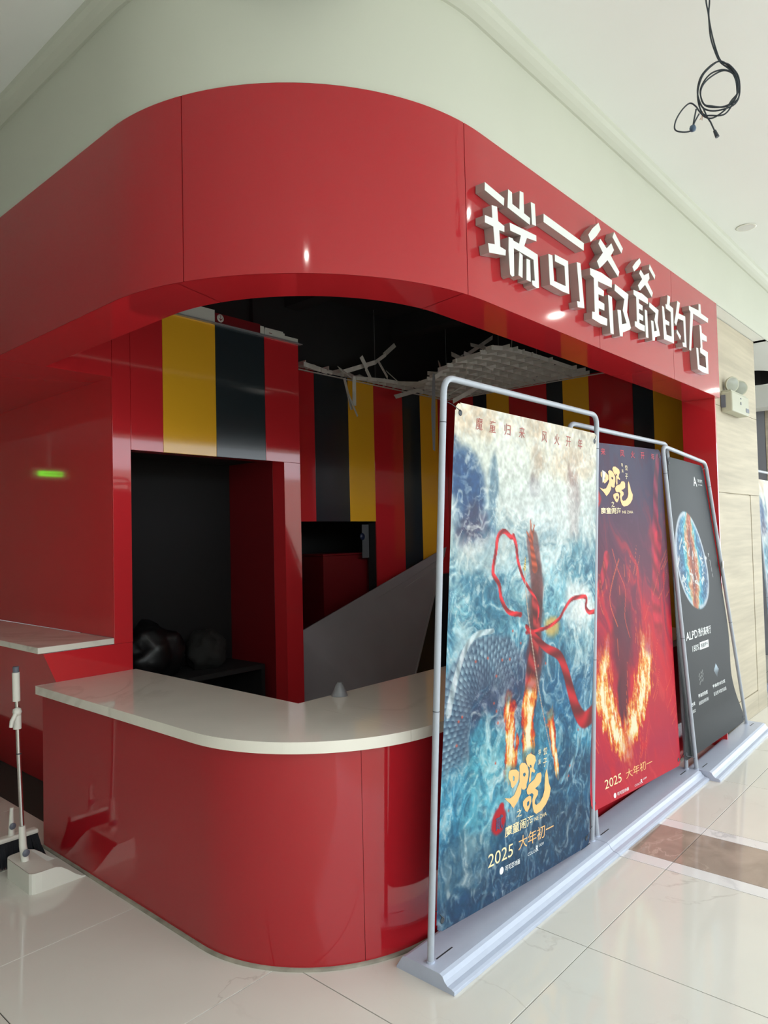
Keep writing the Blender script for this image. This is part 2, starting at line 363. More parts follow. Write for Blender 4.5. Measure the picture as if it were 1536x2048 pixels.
# ---- interior right-hand wall
wr = struct('wall_right', MB().box(5.512, 5.6, 1.72, 4.15, 0, 3.4), M['void'], 'striped side wall inside the stall', 'wall')
ys = [4.05, 3.745, 3.596, 3.36, 2.984, 2.833, 2.598, 2.23, 2.07, 1.73]
for (a, b), m in zip(zip(ys, ys[1:]), ['red_in', 'black', 'yellow', 'red_in', 'black', 'yellow', 'red_in', 'black', 'yellow']):
    part('wall_panel', MB().box(5.5, 5.511, b + .001, a - .001, 0, 2.76), M[m], wr, {'yellow': 'glossy yellow panel', 'black': 'glossy black panel'}.get(m), bevel=0.001)
# black void above the stall
vo = MB(); vo.box(1.4, 5.6, 1.6, 4.2, 3.36, 3.40)
vo.box(1.9, 3.2, 4.1, 4.2, 2.78, 3.4); vo.box(1.42, 1.45, 2.5, 4.2, 2.4, 3.4)
for x in (2.3, 3.5, 4.7): vo.box(x, x + .14, 1.8, 4.1, 3.2, 3.36)
vo.box(1.6, 5.5, 2.9, 3.06, 3.14, 3.36)
struct('ceiling_stall', vo, M['void'], 'black painted void and beams above the open stall', 'ceiling')

# =================================================================== FASCIA
FP = arcpath(1.29, 1.48, 2.27, 2.46, 0.98, 15.0, 5.14, 36)
FI = arcpath(1.53, 1.70, 2.27, 2.44, 0.74, 3.60, 5.10, 36)
fa = thing('fascia', 'glossy red curved fascia carrying the shop lettering', 'fascia', (2.3, 1.48, 2.35))
def s_at(x=None, y=None, P=FP):
    s = 0
    for a, b in zip(P, P[1:]):
        d = math.dist(a, b)
        for k in range(21):
            q = (a[0] + (b[0] - a[0]) * k / 20, a[1] + (b[1] - a[1]) * k / 20)
            if y is not None and q[1] <= y + 1e-6 and q[0] < 2.2: return s + d * k / 20
            if x is not None and q[0] >= x - 1e-6: return s + d * k / 20
        s += d
    return s
ss = [0, s_at(y=9.8), s_at(y=4.9), s_at(y=2.10), s_at(x=2.168), s_at(x=3.231), s_at(x=4.279), plen(FP)]
for a, b in zip(ss, ss[1:]):
    p = cutpath(FP, a + .0018, b - .0018); q = offs(p, 0.004)
    m = MB()
    n = len(p)
    vs = [(x, y, z) for z in (2.351, 3.0) for x, y in p] + [(x, y, z) for z in (2.351, 3.0) for x, y in q]
    m.add(vs[:2 * n], [(i, i + 1, n + i + 1, n + i) for i in range(n - 1)], 0, True)
    m.add(vs[2 * n:], [(i, n + i, n + i + 1, i + 1) for i in range(n - 1)], 0, True)
    for z0 in (0, n): m.add([vs[z0 + i] for i in range(n)] + [vs[2 * n + z0 + i] for i in range(n)], [(i, n + i, n + i + 1, i + 1) if z0 == 0 else (i, i + 1, n + i + 1, n + i) for i in range(n - 1)])
    m.add([vs[0], vs[n], vs[3 * n], vs[2 * n]], [(0, 1, 2, 3)]); m.add([vs[n - 1], vs[2 * n - 1], vs[4 * n - 1], vs[3 * n - 1]], [(3, 2, 1, 0)])
    part('fascia_panel', m, M['red'], fa)
bk = offs(FP, 0.005); m = MB(); m.strip(bk, 2.36, 3.0); part('backing_frame', m, M['seam'], fa, 'dark frame showing in the joints')
# soffit: outer line matched with the inner line point by point
def resample(P, n):
    L = plen(P); return [cutpath(P, max(0, L * i / n - 1e-6), L)[0] if i < n else P[-1] for i in range(n + 1)]
FO = [(1.29, 3.60)] + [p for p in FP[1:-1]] + [(5.10, 1.48)]
IN = [(1.53, 3.60)] + [p for p in FI[1:-1]] + [(5.10, 1.70)]
idx = [i for i in range(len(FO))]
ro, ri = [], []
for k in range(len(FO) - 1):
    n = 20 if k in (0, len(FO) - 2) else 1
    for j in range(n):
        t = j / n
        ro.append((FO[k][0] + (FO[k + 1][0] - FO[k][0]) * t, FO[k][1] + (FO[k + 1][1] - FO[k][1]) * t))
        ri.append((IN[k][0] + (IN[k + 1][0] - IN[k][0]) * t, IN[k][1] + (IN[k + 1][1] - IN[k][1]) * t))
ro.append(FO[-1]); ri.append(IN[-1])
def nearest(px, py): return min(range(len(ro)), key=lambda i: (ro[i][0] - px) ** 2 + (ro[i][1] - py) ** 2)
ci = [0, nearest(1.36, 2.12), nearest(2.16, 1.49), nearest(3.231, 1.48), nearest(4.279, 1.48), len(ro) - 1]
for a, b in zip(ci, ci[1:]):
    m = MB(); A = ro[a:b + 1]; B = ri[a:b + 1]; n = len(A)
    def sh(L, i0, i1, e):   # shorten both ends by a hair for the joint
        L = list(L)
        for i, j in ((0, 1), (-1, -2)):
            dx, dy = L[j][0] - L[i][0], L[j][1] - L[i][1]; l = math.hypot(dx, dy); L[i] = (L[i][0] + dx / l * e, L[i][1] + dy / l * e)
        return L
    A = sh(A, 0, 1, .0018); B = sh(B, 0, 1, .0018)
    lo = [(x, y, 2.35) for x, y in A] + [(x, y, 2.35) for x, y in B]; hi = [(x, y, 2.354) for x, y, z in lo]
    m.add(lo, [(i, n + i, n + i + 1, i + 1) for i in range(n - 1)]); m.add(hi, [(i, i + 1, n + i + 1, n + i) for i in range(n - 1)])
    up1 = [(x, y, 2.35) for x, y in B] + [(x, y, 2.62) for x, y in B]
    m.add(up1, [(i, i + 1, n + i + 1, n + i) for i in range(n - 1)], 0, True)
    part('soffit_panel', m, M['red_in'], fa)
part('soffit_panel', MB().box(1.29, 1.8802, 3.603, 15.0, 2.35, 2.354), M['red_in'], fa)
part('soffit_panel', MB().box(5.10, 5.14, 1.484, 1.575, 2.35, 2.354).box(5.136, 5.14, 1.484, 1.578, 2.354, 3.0), M['red'], fa)
part('soffit_backing', MB().box(1.30, 1.52, 2.6, 3.6, 2.356, 2.36).box(2.3, 5.1, 1.49, 1.69, 2.356, 2.36), M['seam'], fa)

# ---- raised letters
SIGN=[
 [[(2.228,2.779),(2.362,2.763),(2.358,2.732),(2.226,2.748)],
  [(2.271,2.706),(2.309,2.712),(2.314,2.658),(2.357,2.652),(2.356,2.629),(2.319,2.625),(2.324,2.562),(2.363,2.560),(2.360,2.538),(2.245,2.517),(2.239,2.551),(2.285,2.560),(2.278,2.626),(2.221,2.624),(2.222,2.652),(2.273,2.657)],
  [(2.393,2.810),(2.421,2.807),(2.421,2.761),(2.474,2.756),(2.481,2.834),(2.510,2.837),(2.510,2.753),(2.557,2.748),(2.554,2.719),(2.385,2.735)],
  [(2.567,2.818),(2.600,2.821),(2.604,2.730),(2.572,2.727)],
  [(2.397,2.679),(2.604,2.690),(2.604,2.666),(2.527,2.657),(2.504,2.617),(2.611,2.612),(2.614,2.474),(2.592,2.469),(2.561,2.473),(2.557,2.491),(2.582,2.496),(2.575,2.581),(2.423,2.585),(2.420,2.474),(2.404,2.467),(2.390,2.473),(2.383,2.566),(2.387,2.619),(2.417,2.622),(2.422,2.615),(2.464,2.615),(2.480,2.653),(2.400,2.648)],
  [(2.465,2.582),(2.490,2.575),(2.483,2.482),(2.453,2.485)],
  [(2.519,2.570),(2.547,2.572),(2.548,2.483),(2.514,2.482)],
  ],
 [[(2.672,2.804),(3.043,2.788),(3.039,2.752),(2.669,2.768)],
  [(2.703,2.642),(2.737,2.645),(2.746,2.537),(2.850,2.540),(2.846,2.628),(2.759,2.626),(2.760,2.656),(2.880,2.659),(2.883,2.513),(2.817,2.509),(2.709,2.513)],
  [(2.965,2.679),(3.002,2.683),(3.027,2.482),(2.961,2.473),(2.955,2.499),(2.985,2.503)],
  ],
 [[(3.208,2.935),(3.229,2.909),(3.181,2.863),(3.116,2.816),(3.092,2.842),(3.135,2.884)],
  [(3.385,2.945),(3.484,2.890),(3.465,2.860),(3.362,2.912)],
  [(3.222,2.862),(3.289,2.835),(3.346,2.877),(3.375,2.851),(3.335,2.812),(3.432,2.757),(3.414,2.727),(3.295,2.779),(3.256,2.750),(3.203,2.714),(3.176,2.741),(3.245,2.801),(3.198,2.832)],
  [(3.099,2.688),(3.224,2.698),(3.339,2.691),(3.334,2.653),(3.180,2.646),(3.181,2.620),(3.243,2.615),(3.238,2.587),(3.180,2.584),(3.180,2.555),(3.242,2.552),(3.240,2.519),(3.179,2.517),(3.178,2.486),(3.270,2.486),(3.266,2.451),(3.191,2.446),(3.104,2.452),(3.107,2.485),(3.135,2.489),(3.136,2.651),(3.099,2.656)],
  [(3.287,2.607),(3.332,2.607),(3.340,2.424),(3.302,2.422)],
  [(3.372,2.681),(3.534,2.668),(3.510,2.571),(3.553,2.499),(3.534,2.485),(3.449,2.455),(3.446,2.434),(3.412,2.431),(3.392,2.558),(3.433,2.564),(3.443,2.496),(3.499,2.512),(3.457,2.569),(3.482,2.632),(3.366,2.647)],
  ],
 [[(3.701,2.902),(3.716,2.882),(3.670,2.841),(3.620,2.809),(3.599,2.828),(3.643,2.864)],
  [(3.837,2.906),(3.913,2.865),(3.904,2.840),(3.824,2.877)],
  [(3.708,2.842),(3.752,2.823),(3.820,2.854),(3.828,2.825),(3.799,2.799),(3.869,2.757),(3.853,2.728),(3.762,2.775),(3.687,2.725),(3.664,2.747),(3.724,2.796),(3.685,2.817)],
  [(3.603,2.709),(3.719,2.716),(3.796,2.708),(3.792,2.676),(3.668,2.677),(3.671,2.654),(3.719,2.651),(3.713,2.624),(3.667,2.624),(3.667,2.601),(3.721,2.598),(3.717,2.570),(3.667,2.568),(3.667,2.549),(3.739,2.549),(3.734,2.517),(3.659,2.514),(3.605,2.520),(3.607,2.545),(3.634,2.549),(3.635,2.679),(3.601,2.684)],
  [(3.745,2.638),(3.778,2.638),(3.784,2.491),(3.749,2.490)],
  [(3.813,2.692),(3.944,2.678),(3.924,2.603),(3.954,2.538),(3.880,2.515),(3.874,2.495),(3.841,2.490),(3.829,2.597),(3.862,2.600),(3.871,2.545),(3.909,2.557),(3.879,2.611),(3.899,2.652),(3.809,2.665)],
  ],
 [[(4.093,2.798),(4.132,2.798),(4.119,2.746),(4.174,2.740),(4.169,2.535),(4.014,2.530),(3.999,2.716),(4.029,2.716),(4.041,2.648),(4.104,2.646),(4.102,2.624),(4.043,2.620),(4.056,2.564),(4.135,2.568),(4.132,2.710),(4.058,2.714),(4.055,2.738),(4.075,2.739)],
  [(4.249,2.801),(4.291,2.799),(4.263,2.731),(4.374,2.736),(4.379,2.549),(4.318,2.544),(4.311,2.568),(4.347,2.572),(4.339,2.703),(4.250,2.697),(4.216,2.648),(4.187,2.661),(4.216,2.720)],
  [(4.224,2.627),(4.289,2.600),(4.274,2.575),(4.216,2.608)],
  ],
 [[(4.446,2.818),(4.624,2.828),(4.628,2.871),(4.664,2.875),(4.671,2.820),(4.808,2.817),(4.800,2.787),(4.520,2.786),(4.458,2.544),(4.425,2.545),(4.470,2.786),(4.447,2.793)],
  [(4.632,2.740),(4.665,2.738),(4.671,2.697),(4.763,2.691),(4.764,2.658),(4.671,2.653),(4.673,2.595),(4.775,2.592),(4.773,2.451),(4.659,2.445),(4.571,2.451),(4.553,2.582),(4.590,2.584),(4.603,2.482),(4.733,2.484),(4.727,2.555),(4.627,2.563),(4.626,2.592),(4.638,2.598)],
  ],
]

sg = thing('shop_sign', 'row of white raised Chinese letters on the red fascia', 'sign', (3.6, 1.46, 2.5))
for ch in SIGN:
    m = MB()
    for poly in ch:
        if sum(a[0] * b[1] - b[0] * a[1] for a, b in zip(poly, poly[1:] + poly[:1])) < 0: poly = poly[::-1]
        n = len(poly)
        f = [(x, 1.437, z) for x, z in poly]; b = [(x, 1.4785, z) for x, z in poly]
        m.add(f, [tuple(range(n))], 0); m.add(b, [tuple(range(n))[::-1]], 1)
        m.add(f + b, [(i, n + i, n + (i + 1) % n, (i + 1) % n) for i in range(n)], 1)
    part('letter', m, [M['sign_face'], M['sign_side']], sg)

# =================================================================== COUNTER
CP = arcpath(1.50, 1.65, 2.10, 2.25, 0.60, 3.585, 5.098, 28)
sc = thing('service_counter', 'red curved service counter with cream stone top', 'counter', (1.5, 1.65, 0))
cs = [0, s_at(x=1.80, P=CP), s_at(x=3.0, P=CP), plen(CP)]
for a, b in zip(cs, cs[1:]):
    p = cutpath(CP, a + .0008, b - .0008); q = offs(p, 0.012); n = len(p); m = MB()
    m.strip(p, 0.006, 0.735); 
    vs = [(x, y, .006) for x, y in q] + [(x, y, .735) for x, y in q]; m.add(vs, [(i, n + i, n + i + 1, i + 1) for i in range(n - 1)], 0, True)
    m.add([(*p[0], .006), (*p[0], .735), (*q[0], .735), (*q[0], .006)], [(0, 1, 2, 3)]); m.add([(*p[-1], .006), (*p[-1], .735), (*q[-1], .735), (*q[-1], .006)], [(3, 2, 1, 0)])
    part('front_panel', m, M['red'], sc)
part('end_panel', MB().box(1.512, 1.98, 3.572, 3.585, 0, .735), M['red_in'], sc)
part('carcass', MB().box(1.97, 2.0, 2.26, 3.57, 0, .735).box(1.97, 5.09, 2.23, 2.26, 0, .735), M['dark_red'], sc)
sk = MB(); ko = offs(CP, -0.012); ki = CP; n = len(ko)
vs = [(x, y, 0.0) for x, y in ko] + [(x, y, .007) for x, y in ko] + [(x, y, .009) for x, y in ki]
sk.add(vs, [(i, i + 1, n + i + 1, n + i) for i in range(n - 1)] + [(n + i, n + i + 1, 2 * n + i + 1, 2 * n + i) for i in range(n - 1)], 0, True)
part('floor_seal', sk, M['skirt'], sc, 'dirty grey sealant strip along the floor')
TP = arcpath(1.47, 1.62, 2.10, 2.25, 0.63, 3.598, 5.098, 36)
def top_slab(poly, lab=None):
    o = part('countertop', MB().prism(poly, 0.735, 0.775), M['quartz'], sc, lab, bevel=0.003); return o
cut = s_at(x=1.962, P=TP)
a = cutpath(TP, 0, cut - .0004); top_slab(a + [(1.9925, 2.27), (2.0, 3.598)])
b = cutpath(TP, cut + .0004, plen(TP)); top_slab(b + [(5.098, 2.27), (1.9935, 2.27)])

# ---- shelf and slanted cabinet further left
lc = thing('side_cabinet', 'red cabinet with a slanted front under a cream ledge', 'cabinet', (1.7, 4.5, 0))
m = MB(); yz = [(1.90, 0.0), (1.51, 0.922), (1.88, 0.922), (1.93, 0.0)]
# slanted front and lit end panel
fr = [(1.90, 3.606, 0.0), (1.51, 3.606, .922), (1.51, 15.5, .922), (1.90, 15.5, 0.0)]; m.add(fr, [(3, 2, 1, 0)])
m.add([(x + .012, y, z) for x, y, z in fr], [(0, 1, 2, 3)]); part('front_panel', m, M['red_in'], lc)
ep = [(1.90, 0), (1.51, .922), (1.984, .922), (1.984, 0)]
part('end_panel', MB().add([(x, 3.60, z) for x, z in ep] + [(x, 3.606, z) for x, z in ep], [(0, 3, 2, 1), (4, 5, 6, 7), (0, 1, 5, 4), (1, 2, 6, 5), (2, 3, 7, 6)]), M['red_in'], lc)
part('ledge', MB().box(1.485, 1.8795, 3.60, 15.5, 0.925, 0.955), M['quartz'], lc, 'cream stone ledge', bevel=0.002)

# =================================================================== BITS ON THE PARTITION
rl = MB(); rl.box(2.0, 3.235, 3.575, 3.60, 2.771, 2.775).box(2.0, 3.22, 3.596, 3.60, 2.775, 2.786)
single('metal_angle', rl, M['steel'], 'pale metal angle along the top edge of the striped partition', 'trim')
st = thing('evacuation_sign', 'red strip sign with a white arrow disc lying on the partition', 'sign', (2.6, 3.62, 2.79))
part('casing', MB().box(2.05, 2.546, 3.60, 3.66, 2.788, 2.862), M['white_pl'], st, 'grey white casing', bevel=.002); part('end_cap', MB().box(2.894, 2.925, 3.60, 3.66, 2.788, 2.838), M['white_pl'], st, 'grey white end cap', bevel=.002)
part('face', MB().box(2.547, 2.893, 3.598, 3.66, 2.787, 2.846), M['dark_red'], st, 'dark red face', bevel=.002)
dm = MB().lathe([(0, .0015), (.024, .0015), (.0245, 0)], (2.585, 3.598, 2.818), 'y', 24)
part('disc', dm, M['white_pl'], st, 'white disc')
ar = MB().box(2.583, 2.587, 3.5955, 3.5965, 2.802, 2.836)
for s in (-1, 1): ar.add([(2.585, 3.596, 2.801), (2.585 + s * .014, 3.596, 2.815), (2.585 + s * .014, 3.596, 2.821), (2.585, 3.596, 2.808)], [(0, 1, 2, 3)])
part('arrow', ar, M['dark_red'], st, 'dark arrow')
lf = thing('light_fitting', 'slim white light fitting at the end of the partition top', 'light', (3.05, 3.62, 2.79))
part('housing', MB().box(2.93, 3.1, 3.60, 3.66, 2.788, 2.826).box(3.1, 3.216, 3.60, 3.65, 2.788, 2.812), M['white_pl'], lf, bevel=.002)
part('cover', MB().box(2.94, 3.09, 3.605, 3.655, 2.826, 2.836), M['grid'], lf)
part('mark', MB().box(2.965, 2.99, 3.5985, 3.5995, 2.802, 2.806), M['dark_red'], lf)

# =================================================================== OPEN-CELL CEILING GRID, TORN
gd = thing('suspended_grid', 'torn white open-cell ceiling grid hanging over the stall', 'ceiling grid', (4.8, 3.3, 2.76))
HX = [(2.50, 4.02), (2.62, 4.06), (2.96, 4.16), (3.25, 4.30), (3.49, 4.48), (3.75, 4.72), (3.86, 4.5), (3.92, 3.3), (4.06, 3.25)]
def hx(y): return float(np.interp(y, [h[0] for h in HX], [h[1] for h in HX]))
rg = random.Random(11)
P_ = 0.128
def sag(x, y):
    e = x - hx(y); return -0.05 * math.exp(-max(e, 0) / 0.25) if y < 3.9 else 0
def slat_line(a, b, n=6):
    m = MB(); v = []
    for i in range(n + 1):
        t = i / n; x = a[0] + (b[0] - a[0]) * t; y = a[1] + (b[1] - a[1]) * t; z = 2.765 + sag(x, y)
        nx, ny = (0, .003) if abs(b[0] - a[0]) > abs(b[1] - a[1]) else (.003, 0)
        v += [(x - nx, y - ny, z - .015), (x + nx, y + ny, z - .015), (x + nx, y + ny, z + .015), (x - nx, y - ny, z + .015)]
    f = []
    for i in range(n):
        for k in range(4): f.append((4 * i + k, 4 * i + (k + 1) % 4, 4 * i + 4 + (k + 1) % 4, 4 * i + 4 + k))
    f += [(0, 1, 2, 3), (4 * n + 3, 4 * n + 2, 4 * n + 1, 4 * n)]
    return m.add(v, f)
y = 2.60
while y < 4.04:
    x0 = hx(y) + rg.uniform(-.08, .10); x1 = 5.495 if y > 2.63 else 5.3
    part('slat', slat_line((x0, y), (x1, y), 8), M['grid'], gd); y += P_
x = 3.30
while x < 5.49:
    ysx = [yy for yy in np.arange(2.56, 3.88, .02) if hx(yy) < x]
    if ysx and x > 4.05: part('slat', slat_line((x, ysx[0] + rg.uniform(-.02, .06)), (x, max(ysx[-1], 3.88) if x > 4.7 else ysx[-1] + rg.uniform(-.05, .05)), 6), M['grid'], gd)
    part('slat', slat_line((x, 3.89 + rg.uniform(-.03, .03)), (x, 4.045), 2), M['grid'], gd); x += P_
def loose(a, b, h=.034, tilt=0.0):
    a, b = Vector(a), Vector(b); t = (b - a).normalized(); u = Vector((0.35, -1, 0.25)).normalized(); w = t.cross(u).normalized(); n = w.cross(t).normalized()
    w = (w * math.cos(tilt) + n * math.sin(tilt)); n = t.cross(w)
    v = [p + w * sx * h / 2 + n * sy * .002 for p in (a, b) for sx, sy in ((-1, -1), (1, -1), (1, 1), (-1, 1))]
    part('broken_slat', MB().add(v, [(0, 1, 5, 4), (1, 2, 6, 5), (2, 3, 7, 6), (3, 0, 4, 7), (3, 2, 1, 0), (4, 5, 6, 7)]), M['grid'], gd)
BS = [((4.583, 3.9, 3.084), (4.439, 3.9, 2.973)), ((4.439, 3.88, 2.973), (4.324, 3.9, 2.89)), ((4.334, 3.9, 2.895), (3.95, 3.92, 2.752)), ((4.116, 3.86, 2.896), (4.19, 3.87, 2.815)), ((4.19, 3.88, 2.815), (4.269, 3.9, 2.744)),
      ((3.849, 3.85, 2.762), (4.025, 3.9, 2.733)), ((4.324, 3.86, 2.89), (4.477, 3.9, 2.789)), ((4.45, 3.88, 2.83), (4.62, 3.9, 2.77)), ((3.94, 3.88, 2.70), (4.017, 3.88, 2.461)), ((4.041, 3.87, 2.70), (4.047, 3.88, 2.497)), ((3.95, 3.87, 2.62), (4.06, 3.86, 2.41)),
      ((4.522, 3.86, 2.626), (4.93, 3.9, 2.752)), ((3.499, 3.86, 2.735), (3.752, 3.88, 2.72)), ((4.807, 3.83, 2.782), (5.092, 3.87, 2.778)),
      ((4.567, 3.3, 2.892), (4.966, 3.3, 2.848)), ((5.17, 3.3, 3.141), (4.752, 3.3, 2.908)), ((4.752, 3.32, 2.908), (4.343, 3.3, 2.671)), ((4.974, 3.28, 3.022), (5.281, 3.3, 2.99)),
      ((4.502, 3.25, 2.50), (4.957, 3.3, 2.69)), ((4.45, 3.1, 2.84), (4.70, 3.0, 2.74)), ((4.35, 3.0, 2.78), (4.62, 3.2, 2.72)), ((4.60, 3.45, 2.86), (4.85, 3.6, 2.76)), ((4.7, 3.1, 2.9), (4.95, 3.35, 2.79)), ((4.25, 2.9, 2.83), (4.5, 2.72, 2.77))]
for i, (a, b) in enumerate(BS): loose(a, b, .036, rg.uniform(-.5, .5))
# perimeter angle carrying the grid
part('edge_angle', MB().box(3.22, 5.498, 4.03, 4.048, 2.740, 2.746).box(5.48, 5.498, 1.8, 4.05, 2.740, 2.746), M['grid'], gd)
for p in ((4.9, 3.6), (5.2, 2.9), (4.4, 3.97), (5.1, 3.2)): part('hanger_wire', MB().tube([(p[0], p[1], 2.78), (p[0], p[1], 3.37)], .0018, 5), M['steel'], gd)
single('hanging_wire', MB().tube([(5.43, 3.25, 3.36), (5.30, 3.2, 3.0), (4.95, 3.2, 2.80), (4.45, 3.3, 2.53), (4.40, 3.3, 2.43)], .005, 6), M['white_pl'], 'thin white wire hanging slantwise through the broken ceiling grid', 'wire')
single('plastic_strip', MB().add([(4.315, 3.3, 2.70), (4.345, 3.30, 2.70), (4.34, 3.3, 2.40), (4.345, 3.31, 2.25), (4.322, 3.3, 2.10), (4.295, 3.3, 2.11), (4.30, 3.31, 2.28), (4.285, 3.3, 2.4)], [(0, 1, 2, 7), (7, 2, 3, 6), (6, 3, 4, 5)]), M['film'], 'limp grey plastic strip dangling from the ceiling grid', 'strip')
m = MB(); rr = random.Random(3)
m.lathe([(0.0, -.09), (.035, -.06), (.03, -.02), (.05, .02), (.03, .06), (.012, .09), (0, .1)], (5.35, 3.0, 2.84), 'z', 9)
m.v = [(x + rr.uniform(-.012, .012), y + rr.uniform(-.012, .012), z + rr.uniform(-.01, .01)) for x, y, z in m.v]
single('tape_bundle', m, M['tape'], 'crumpled blue plastic scrap caught on the ceiling grid', 'scrap')

# =================================================================== INSIDE THE STALL
pn = thing('leaning_panel', 'large dark grey sheet panel leaning inside the stall', 'panel', (3.2, 3.0, 0.5))
TLp, TRp, BRp, BLp = Vector((3.308, 3.780, 0.791)), Vector((5.250, 3.905, 1.347)), Vector((4.143, 3.526, 0.010)), Vector((3.250, 3.62, 0.0))
nn = (TRp - TLp).cross(BLp - TLp).normalized() * .02
def pnp(u, v): return (TLp * (1 - u) + TRp * u) * (1 - v) + (BLp * (1 - u) + BRp * u) * v
part('sheet', MB().add([TLp, TRp, BRp, BLp, TLp + nn, TRp + nn, BRp + nn, BLp + nn], [(0, 1, 2, 3), (7, 6, 5, 4), (0, 4, 5, 1), (1, 5, 6, 2), (2, 6, 7, 3), (3, 7, 4, 0)]), M['sheet'], pn)
def rib_(a, b, r=.004): part('seam_strip', MB().tube([Vector(a) - nn * .1, Vector(b) - nn * .1], r, 6), M['steel'] if r < .004 else M['sheet'], pn)
rib_(pnp(0, .12), pnp(1, .06)); rib_(pnp(0, .2), pnp(1, .1), .003); rib_(pnp(.97, 0), pnp(.99, .95), .003)
single('black_cabinet', MB().box(4.80, 5.44, 3.93, 4.035, 0, 1.09).box(4.79, 5.45, 3.925, 4.04, 1.09, 1.105), M['black'], 'low black cabinet behind the grey leaning sheet', 'cabinet')
def blob(nm, c, s, lab, cat, m, seed, grp=None):
    import bmesh
    bm = bmesh.new(); bmesh.ops.create_icosphere(bm, subdivisions=4, radius=1)
    from mathutils import noise
    for v in bm.verts:
        d = 1 + .22 * noise.noise(v.co * 1.7 + Vector((seed, 0, 0))) + .10 * noise.noise(v.co * 5 + Vector((0, seed, 0))) + .05 * noise.noise(v.co * 11)
        v.co *= d
        if v.co.z < -.75: v.co.z = -.75
        v.co = Vector((v.co.x * s[0], v.co.y * s[1], (v.co.z + .75) * s[2]))
    me = bpy.data.meshes.new(nm); bm.to_mesh(me); bm.free(); me.materials.append(m)
    for p in me.polygons: p.use_smooth = True
    o = link(nm, me); o.location = c; o['label'] = lab; o['category'] = cat
    return o
single('storage_shelf', MB().box(2.05, 3.03, 3.78, 4.19, 0.60, 0.63).box(2.05, 2.08, 3.78, 4.19, 0, .6).box(3.0, 3.03, 3.78, 4.19, 0, .6), M['dark'], 'low dark shelf inside the doorway', 'shelf')
blob('garbage_bag', (2.32, 3.99, .63), (.20, .15, .19), 'black plastic bag slumped on the shelf in the doorway', 'bag', M['bag'], 1.3)
blob('cloth_bundle', (2.72, 4.0, .63), (.13, .12, .14), 'dim grey bundle beside the black bag in the doorway', 'bundle', mat('dim_grey_cloth', (30, 29, 27), .8), 5.1)
m = MB(); m.lathe([(.036, 0), (.030, .02), (.018, .045), (.012, .052), (.013, .056), (0, .057)], (2.20, 2.235, .775), 'z', 14)
m.v = [(x + rr.uniform(-.003, .003), y + rr.uniform(-.003, .003), z) for x, y, z in m.v]
single('crumpled_film', m, M['film'], 'small crumpled white film scrap on the rear edge of the countertop', 'scrap')

# =================================================================== EMERGENCY LIGHT
M['em_lens'] = mat('dull_lens', (158, 162, 150), 0.25)
M['em'] = mat('aged_cream_plastic', (182, 182, 162), 0.5)
em = thing('emergency_light', 'cream twin-headed emergency light on the beige stone wall', 'emergency light', (5.72, 1.575, 2.32))
part('body', MB().box(5.50, 5.93, 1.50, 1.58, 2.31, 2.455), M['em'], em, bevel=.01)
part('top_cap', MB().box(5.52, 5.91, 1.512, 1.575, 2.455, 2.468), M['em'], em, bevel=.004)
for x, yw in ((5.60, .62), (5.80, .95)):
    h = MB(); h.lathe([(.0, -.035), (.035, -.03), (.052, -.008), (.057, .006), (.055, .014)], (0, 0, 0), 'y', 24); ln = MB().lathe([(.002, .020), (.035, .018), (.052, .013)], (0, 0, 0), 'y', 24)
    Rm = Matrix.Rotation(-yw, 3, 'Z') @ Matrix.Rotation(.15, 3, 'X')
    for q in (h, ln): q.v = [tuple(Rm @ Vector(v) + Vector((x, 1.53, 2.518))) for v in q.v]
    h.tube([(x, 1.54, 2.455), (x, 1.535, 2.50)], .012, 8)
    o = part('lamp_head', h, M['em'], em)
    part('lens', ln, M['em_lens'], o, 'clear ribbed lens')
part('vent', MB().box(5.84, 5.92, 1.497, 1.50, 2.335, 2.365), M['grey_pl'], em)
part('button', MB().box(5.70, 5.716, 1.496, 1.50, 2.375, 2.395), M['grey_pl'], em); part('indicator', MB().box(5.70, 5.72, 1.496, 1.50, 2.418, 2.424), M['grey_pl'], em)
part('side_clip', MB().box(5.492, 5.50, 1.545, 1.575, 2.34, 2.43), M['grey_pl'], em)

